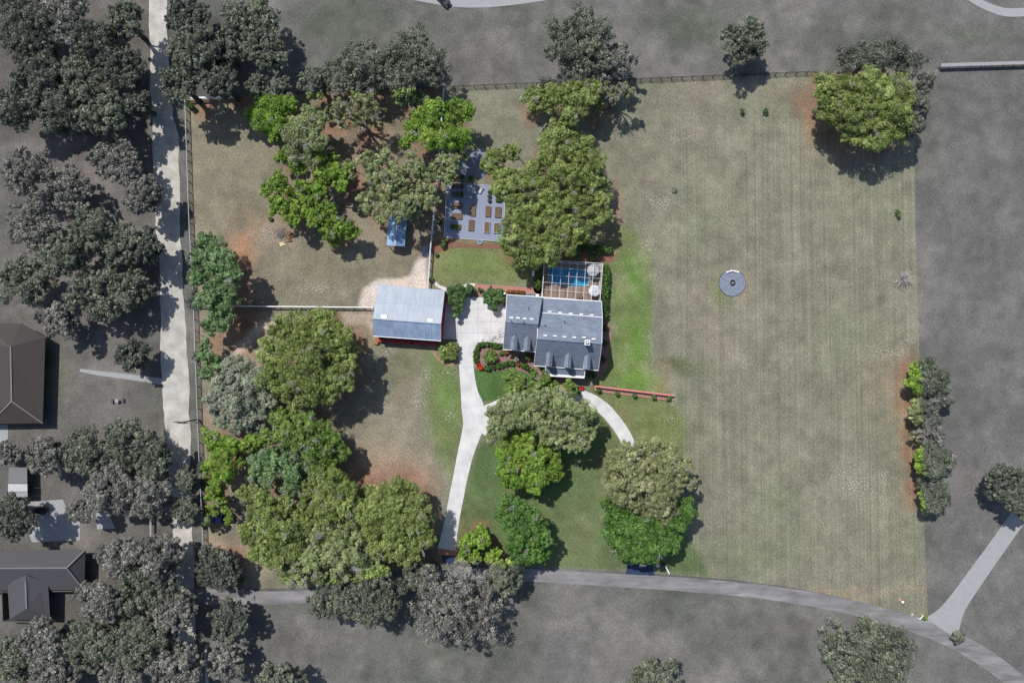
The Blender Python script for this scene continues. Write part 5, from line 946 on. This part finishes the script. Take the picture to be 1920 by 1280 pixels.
shrub(440, 1060, 5, 1.3, 'hedge', 'narrow dark hedge along the slanted south-west boundary', name='hedge', lobes=[(433, 1048, 4), (439, 1058, 4.5), (444, 1068, 4), (449, 1078, 4), (454, 1088, 4)]); shrub(1734, 1158, 5, .7, GRN, 'yellow-green plant in the south-east corner bed')
shrub(1265, 355, 6, .8, 'moss', 'pale weedy clump in the upper field', per=16)
# bare bush
p = P(1690, 524); t = thing('bare_bush', (p.x, p.y, 0), 'leafless pale grey bush near the east boundary', 'bush', None); mb = MB()
for i in range(150):
    a, e = random.uniform(0, 6.3), random.uniform(.25, 1.3); ln = random.uniform(1.6, 3.0); d = Vector((math.cos(a)*math.cos(e), math.sin(a)*math.cos(e), math.sin(e))); o = Vector((p.x, p.y, 0)); m1 = o+d*ln*.5+Vector((0, 0, .1)); en = o+d*ln; mb.tube([o, m1, en], [.045, .03, .012], 4)
    for k in range(2): f = m1+Vector((random.uniform(-.4, .4), random.uniform(-.4, .4), random.uniform(.2, .6))); mb.tube([m1, f], [.025, .01], 3)
mb.build('branches', mat('bare_pale_stems', (.50, .46, .44), .9, .25), t)

# ---------------------------------------------------------------- cars
def car(px, py, rz, L_, Wd, m, label, pickup=False, dim=False):
    p = P(px, py); t = thing('pickup_truck' if pickup else 'parked_car', (p.x, p.y, 0), label, 'truck' if pickup else 'car'); t.rotation_euler = (0, 0, rz)
    def loft(secs, name, mm, par=t):
        mb = MB(); vs = []; n_ = 8
        for (x, w, z0, z1) in secs:
            hw = w/2; vs += [(x, -hw*.92, z0), (x, -hw, z0+(z1-z0)*.4), (x, -hw*.93, z1-(z1-z0)*.12), (x, -hw*.8, z1), (x, hw*.8, z1), (x, hw*.93, z1-(z1-z0)*.12), (x, hw, z0+(z1-z0)*.4), (x, hw*.92, z0)]
        fs = [tuple(range(n_-1, -1, -1)), tuple((len(secs)-1)*n_+k for k in range(n_))]
        for a in range(len(secs)-1): fs += [(a*n_+k, a*n_+(k+1) % n_, (a+1)*n_+(k+1) % n_, (a+1)*n_+k) for k in range(n_)]
        me_ = bpy.data.meshes.new(name); me_.from_pydata(vs, [], fs); me_.materials.append(mm); o = bpy.data.objects.new(name, me_); COL.objects.link(o); o.parent = par; return o
    h = L_/2
    loft([(-h, Wd*.86, .45, .85), (-h+.15, Wd*.96, .3, 1.0), (-h*.4, Wd, .28, 1.0), (h*.3, Wd, .28, 1.0), (h-.35, Wd*.96, .3, .9), (h, Wd*.82, .42, .72)], 'body', m)
    if pickup:
        loft([(-.5, Wd*.86, 1.0, 1.75), (-.35, Wd*.82, 1.0, 1.86), (1.0, Wd*.82, 1.0, 1.84), (1.75, Wd*.84, .98, 1.05)], 'window', GLASS); loft([(-.4, Wd*.72, 1.8, 1.9), (1.0, Wd*.7, 1.8, 1.88)], 'roof', m); loft([(-h+.15, Wd*.8, .95, 1.02), (-.6, Wd*.8, .95, 1.02)], 'bed_liner', DKMET)
    else:
        loft([(-h*.75, Wd*.84, .98, 1.05), (-h*.5, Wd*.8, 1.0, 1.42), (h*.15, Wd*.8, 1.0, 1.42), (h*.45, Wd*.84, .98, 1.02)], 'window', GLASS); loft([(-h*.5, Wd*.7, 1.36, 1.46), (h*.12, Wd*.7, 1.36, 1.45)], 'roof', m)
    for sx in (-1, 1):
        for sy in (-1, 1):
            mb = MB(); mb.tube([(sx*h*.62, sy*(Wd/2-.2), .33), (sx*h*.62, sy*(Wd/2+.01), .33)], [.33, .33], 12); me_ = bpy.data.meshes.new('wheel'); me_.from_pydata(mb.v, [], mb.f); me_.materials.append(RUB); o = bpy.data.objects.new('wheel', me_); COL.objects.link(o); o.parent = t
    for sy in (-1, 1): mb = MB(); mb.box((h-.06, sy*Wd*.33, .68), (.14, .3, .14)); me_ = bpy.data.meshes.new('headlight'); me_.from_pydata(mb.v, [], mb.f); me_.materials.append(LAMPM); o = bpy.data.objects.new('headlight', me_); COL.objects.link(o); o.parent = t
car(418, 970, math.pi, 5.6, 2.0, CARB, 'blue pickup parked under the lime tree in the south-west corner', True); car(72, 955, 0, 5.0, 1.9, CARD, 'dark car parked on the concrete yard at the far left'); car(829, 0, -.8, 4.6, 1.9, CARD, 'dark car on the road at the top edge')

# ---------------------------------------------------------------- neighbours' buildings
def hip_house(label, quads, walls, m, caps):
    x0, y0 = walls[0][0]; p = P(x0, y0); t = thing('neighbour_house', (p.x, p.y, 0), label, 'house')
    for q in quads: mb = MB(); mb.add([P(*v) for v in q]+[P(v[0], v[1], v[2])-Vector((0, 0, .15)) for v in q], [tuple(range(len(q))), tuple(range(2*len(q)-1, len(q)-1, -1))]); mb.build('roof', m, t)
    for w in walls: wallbox(t, 'wall', [G(*v) for v in w], 0, 2.7, HWALL)
    for a, b_ in caps: mb = MB(); mb.beam(P(*a)+Vector((0, 0, .04)), P(*b_)+Vector((0, 0, .04)), .3, .08); mb.build('ridge_cap', HRIDGE, t)
    return t
e, r = 3.0, 5.6
hip_house('neighbour\'s house with a dark brown hipped roof at the left edge', [[(20, 650, r), (85, 632, e), (80, 793, e), (22, 752, r)], [(20, 650, r), (22, 752, r), (-40, 795, e), (-40, 640, e)], [(22, 752, r), (80, 793, e), (-40, 795, e)], [(20, 650, r), (-40, 606, e), (40, 606, e), (85, 632, e)]],
          [[(-38, 612), (78, 640), (76, 788), (-38, 790)]], HROOF, [((20, 650, r), (22, 752, r)), ((22, 752, r), (80, 793, e)), ((22, 752, r), (-20, 794, e))])
hip_house('neighbour\'s L-shaped house with a grey roof at the lower left', [[(-40, 1065, r), (125, 1064, r), (160, 1030, e), (-40, 1032, e)], [(-40, 1065, r), (125, 1064, r), (158, 1105, e), (-40, 1107, e)], [(125, 1064, r), (160, 1030, e), (158, 1105, e)],
          [(48, 1078, r-.2), (50, 1140, r-.2), (94, 1163, e), (90, 1092, e+.6)], [(48, 1078, r-.2), (50, 1140, r-.2), (18, 1160, e), (14, 1092, e+.6)], [(50, 1140, r-.2), (94, 1163, e), (18, 1160, e)]],
          [[(-38, 1037), (154, 1036), (153, 1100), (-38, 1102)], [(20, 1102), (88, 1102), (90, 1158), (22, 1156)]], HROOF2, [((-40, 1065, r), (125, 1064, r)), ((125, 1064, r), (160, 1030, e)), ((125, 1064, r), (158, 1105, e)), ((48, 1090, r-.2), (50, 1140, r-.2))])
p = P(33, 905); t = thing('white_shed', (p.x, p.y, 0), 'whitish flat-roofed shed with a bright lower panel at the left edge', 'shed'); mb = MB(); mb.prism(ppts([(17, 878), (49, 878), (50, 930), (16, 930)], 1), 0, 2.6); mb.build('wall', HWALL, t)
mb = MB(); mb.prism(ppts([(16, 876), (50, 876), (50.5, 906), (15, 906)], 2.8), 2.62, 2.72); mb.build('roof_panel', mat('dull_shed_roof', (.15, .15, .15), .7), t); mb = MB(); mb.prism(ppts([(15, 907), (51, 907), (51, 921), (15, 921)], 2.8), 2.62, 2.78); mb.build('roof_panel', mat('bright_shed_roof', (.42, .42, .42), .6), t); mb = MB(); mb.prism(ppts([(15, 922), (51, 922), (51, 932), (15, 932)], 2.8), 2.62, 2.70); mb.build('roof_panel', HPALE, t)
# utility pole by the road
p = P(372, 786); up = thing('utility_pole', (p.x, p.y, 0), 'wooden utility pole with crossarms beside the dirt road', 'pole'); mb = MB(); mb.tube([(p.x, p.y, 0), (p.x, p.y, 9.2)], [.17, .12], 8); mb.build('pole', BARKG, up)
for z in (8.9, 8.0, 7.2): mb = MB(); mb.beam((p.x-1.3, p.y+.2, z), (p.x+1.3, p.y-.2, z), .11, .11); mb.build('crossarm', BARKG, up)
# yard clutter
p = P(222, 751); t = thing('yard_table', (p.x, p.y, 0), 'small pale yard table with dark seats on the left lawn', 'table'); mb = MB(); mb.box((p.x, p.y, .75), (.8, .8, .06)); mb.build('table_top', HPALE, t); mb = MB(); mb.box((p.x, p.y, .37), (.12, .12, .7)); mb.build('leg', HWALL, t)
for s in (-1, 1): mb = MB(); mb.box((p.x+s*1.2, p.y+.1*s, .42), (.5, 1.0, .08)); mb.box((p.x+s*1.2, p.y+.1*s, .2), (.1, .6, .38)); mb.build('seat', HWALL, t)

# ---------------------------------------------------------------- small things on the lot
p = P(999.5, 513); t = thing('garden_bench', (p.x, p.y, 0), 'white garden bench left of the dark pool hedge', 'bench'); mb = MB(); mb.box((p.x, p.y, .45), (.55, 1.25, .06), ANG); mb.build('seat', WHITE, t); mb = MB(); mb.box((p.x+.26, p.y, .7), (.06, 1.25, .5), ANG); mb.build('backrest', WHITE, t)
for s in (-1, 1): mb = MB(); mb.box((p.x, p.y+s*.5, .21), (.45, .07, .41), ANG); mb.build('leg', WHITE, t)
p = P(979.5, 184.5); t = thing('well_pump', (p.x, p.y, 0), 'white and blue well tank on a pale pad near the top fence', 'tank'); mb = MB(); mb.lathe((p.x, p.y, 0), [(.62, 0), (.62, .12)], 14); mb.build('pad', WHITE, t); mb = MB(); mb.lathe((p.x+.05, p.y-.02, .12), [(.3, 0), (.3, 1.0), (.2, 1.15), (.03, 1.2)], 12); mb.build('tank', mat('tank_blue', (.16, .18, .38), .5), t); mb = MB(); mb.box((p.x-.1, p.y-.4, .3), (.35, .25, .4)); mb.build('pump_box', WHITE, t)
p = P(919, 536); t = thing('garden_urn', (p.x, p.y, 0), 'dark urn on the edge of the brick path', 'urn'); mb = MB(); mb.lathe((p.x, p.y, 0), [(.15, 0), (.1, .15), (.28, .5), (.2, .52)], 12); mb.build('bowl', DKMET, t); mb = MB(); mb.lathe((p.x, p.y, .48), [(.12, 0), (.1, .1)], 10); mb.build('flower', WHITE, t)
import bmesh
def rock(px, py, sx, sy, sz, rz, m, label, name='boulder', seed=1):
    p = P(px, py); bm = bmesh.new(); bmesh.ops.create_icosphere(bm, subdivisions=2, radius=1); rr = random.Random(seed)
    for v in bm.verts: v.co *= rr.uniform(.86, 1.1); v.co.x *= sx; v.co.y *= sy; v.co.z = max(v.co.z*sz, -.1)
    me_ = bpy.data.meshes.new(name); bm.to_mesh(me_); bm.free(); me_.materials.append(m); o = bpy.data.objects.new(name, me_); COL.objects.link(o); o.location = (p.x, p.y, sz*.5); o.rotation_euler = (0, 0, rz); return tag(o, label, 'rock')
rock(1686.5, 1124, .5, .38, .4, -.8, mat('pink_boulder', (.48, .22, .18), .85, .2), 'pink boulder on the verge near the south-east corner', seed=3); rock(1690.8, 1127, .36, .3, .45, 0, WHITE, 'white boulder touching the pink one', seed=4)
p = P(1709, 1151); t = thing('white_marker_stake', (p.x, p.y, 0), 'small white cross-shaped stakes by the road in the corner', 'stake'); mb = MB(); mb.beam((p.x-.35, p.y+.25, .4), (p.x+.25, p.y-.15, .1), .1); mb.beam((p.x+.1, p.y+.35, .4), (p.x-.05, p.y-.3, .1), .1); mb.build('stake', WHITE, t)
p = P(1724, 1155); t = thing('corner_rail', (p.x, p.y, 0), 'short white diagonal rail in the south-east corner', 'rail')
a, b_ = P(1720, 1158), P(1727, 1151); mb = MB(); mb.beam((a.x, a.y, .8), (b_.x, b_.y, .8), .16, .12); mb.build('rail', WHITE, t)
for q in (a, b_): mb = MB(); mb.box((q.x, q.y, .42), (.14, .14, .84)); mb.build('post', WHITE, t)
# brush and log piles in the meadow
p = P(528, 438); t = thing('brush_pile', (p.x, p.y, 0), 'grey pile of dead branches and ash in the meadow', 'brush pile'); mb = MB()
for i in range(110):
    a = random.uniform(0, 6.3); r = abs(random.gauss(0, .7)); x, y = p.x+r*math.cos(a), p.y+r*math.sin(a); b2 = random.uniform(0, 3.14); ln = random.uniform(.3, .8); z = max(.05, .5-r*.3)*random.random(); mb.tube([(x-ln*math.cos(b2), y-ln*math.sin(b2), z), (x+ln*math.cos(b2), y+ln*math.sin(b2), z+.15)], [.04, .02], 4)
mb.build('branches', ASHM, t)
p = P(543, 444); t = thing('log_pile', (p.x, p.y, 0), 'reddish brown log pile right of the grey brush', 'log pile')
for i in range(16): x, y = p.x+random.uniform(-.45, .45), p.y-1.1+i*.15; mb = MB(); mb.tube([(x-.4, y, .15+.2*(i % 2)), (x+.4, y+random.uniform(-.1, .1), .15+.2*(i % 2))], [.11, .1], 7); mb.build('log', LOG, t)
mb = MB(); q = P(529, 457.5); mb.prism([(q.x-.7, q.y+.3), (q.x+.1, q.y+.5), (q.x+.8, q.y-.1), (q.x-.4, q.y-.6)], 0, .08); tag(mb.build('plywood_sheet', mat('yellow_plywood', (.55, .45, .25), .8)), 'pale yellow board lying below the brush pile', 'board')
mb = MB(); q = P(445, 1080)
# stones and leaves nobody could count
def chips(name, spots, m, lab, smin, smax):
    mb = MB()
    for (cx, cy, rx, ry, n_) in spots:
        for i in range(n_):
            x, y = random.gauss(cx, rx*.5), random.gauss(cy, ry*.5); q = P(x, y); s = random.uniform(smin, smax); a = random.random()*6; pts = [(q.x+s*random.uniform(.6, 1.1)*math.cos(a+k*1.57), q.y+s*random.uniform(.6, 1.1)*math.sin(a+k*1.57)) for k in range(4)]
            mb.add([(*pp_, .0) for pp_ in pts]+[(q.x, q.y, s*.8)], [(0, 1, 4), (1, 2, 4), (2, 3, 4), (3, 0, 4)])
    o = mb.build(name, m); tag(o, lab, None, kind='stuff')
chips('limestone_chips', [(1264, 738, 8, 22, 90), (1258, 755, 14, 12, 40), (1218, 600, 22, 90, 40), (1226, 690, 12, 50, 30), (1212, 470, 24, 50, 40), (1232, 372, 40, 20, 40), (1285, 262, 60, 6, 22), (1656, 905, 12, 60, 60), (1650, 650, 50, 24, 60), (800, 715, 30, 40, 70), (845, 770, 20, 40, 40), (720, 655, 22, 12, 50),
    (600, 540, 90, 20, 60), (690, 560, 12, 24, 70), (740, 525, 50, 8, 120), (785, 505, 14, 20, 80), (495, 450, 14, 20, 40), (1450, 600, 220, 300, 90), (650, 585, 60, 10, 60), (465, 640, 22, 22, 60), (520, 250, 80, 60, 30), (1240, 470, 30, 80, 40), (830, 705, 20, 20, 40), (1470, 160, 50, 4, 8), (1300, 160, 30, 6, 18), (1180, 800, 50, 40, 20)], mat('limestone', (.60, .56, .50), .9, .2), None, .03, .10)
FL = MB()
for i in range(170):
    t_ = random.random(); x = 892+52*t_+random.gauss(0, 3); y = 650-(14 if t_ < .4 else 8)*t_*2+random.gauss(0, 3)-6*t_; 
    if y > 645: continue
    q = P(x, y); s = random.uniform(.05, .14); a = random.random()*6; FL.add([(q.x+s*math.cos(a+k*2.1), q.y+s*math.sin(a+k*2.1), .03+.01*k) for k in range(3)], [(0, 1, 2)])
for i in range(90): q = P(random.gauss(938, 5), random.gauss(622, 14)); s = random.uniform(.04, .1); a = random.random()*6; FL.add([(q.x+s*math.cos(a+k*2.1), q.y+s*math.sin(a+k*2.1), .03+.01*k) for k in range(3)], [(0, 1, 2)])
tag(FL.build('fallen_leaves', mat('dry_dark_leaves', (.05, .04, .03), .9)), kind='stuff')
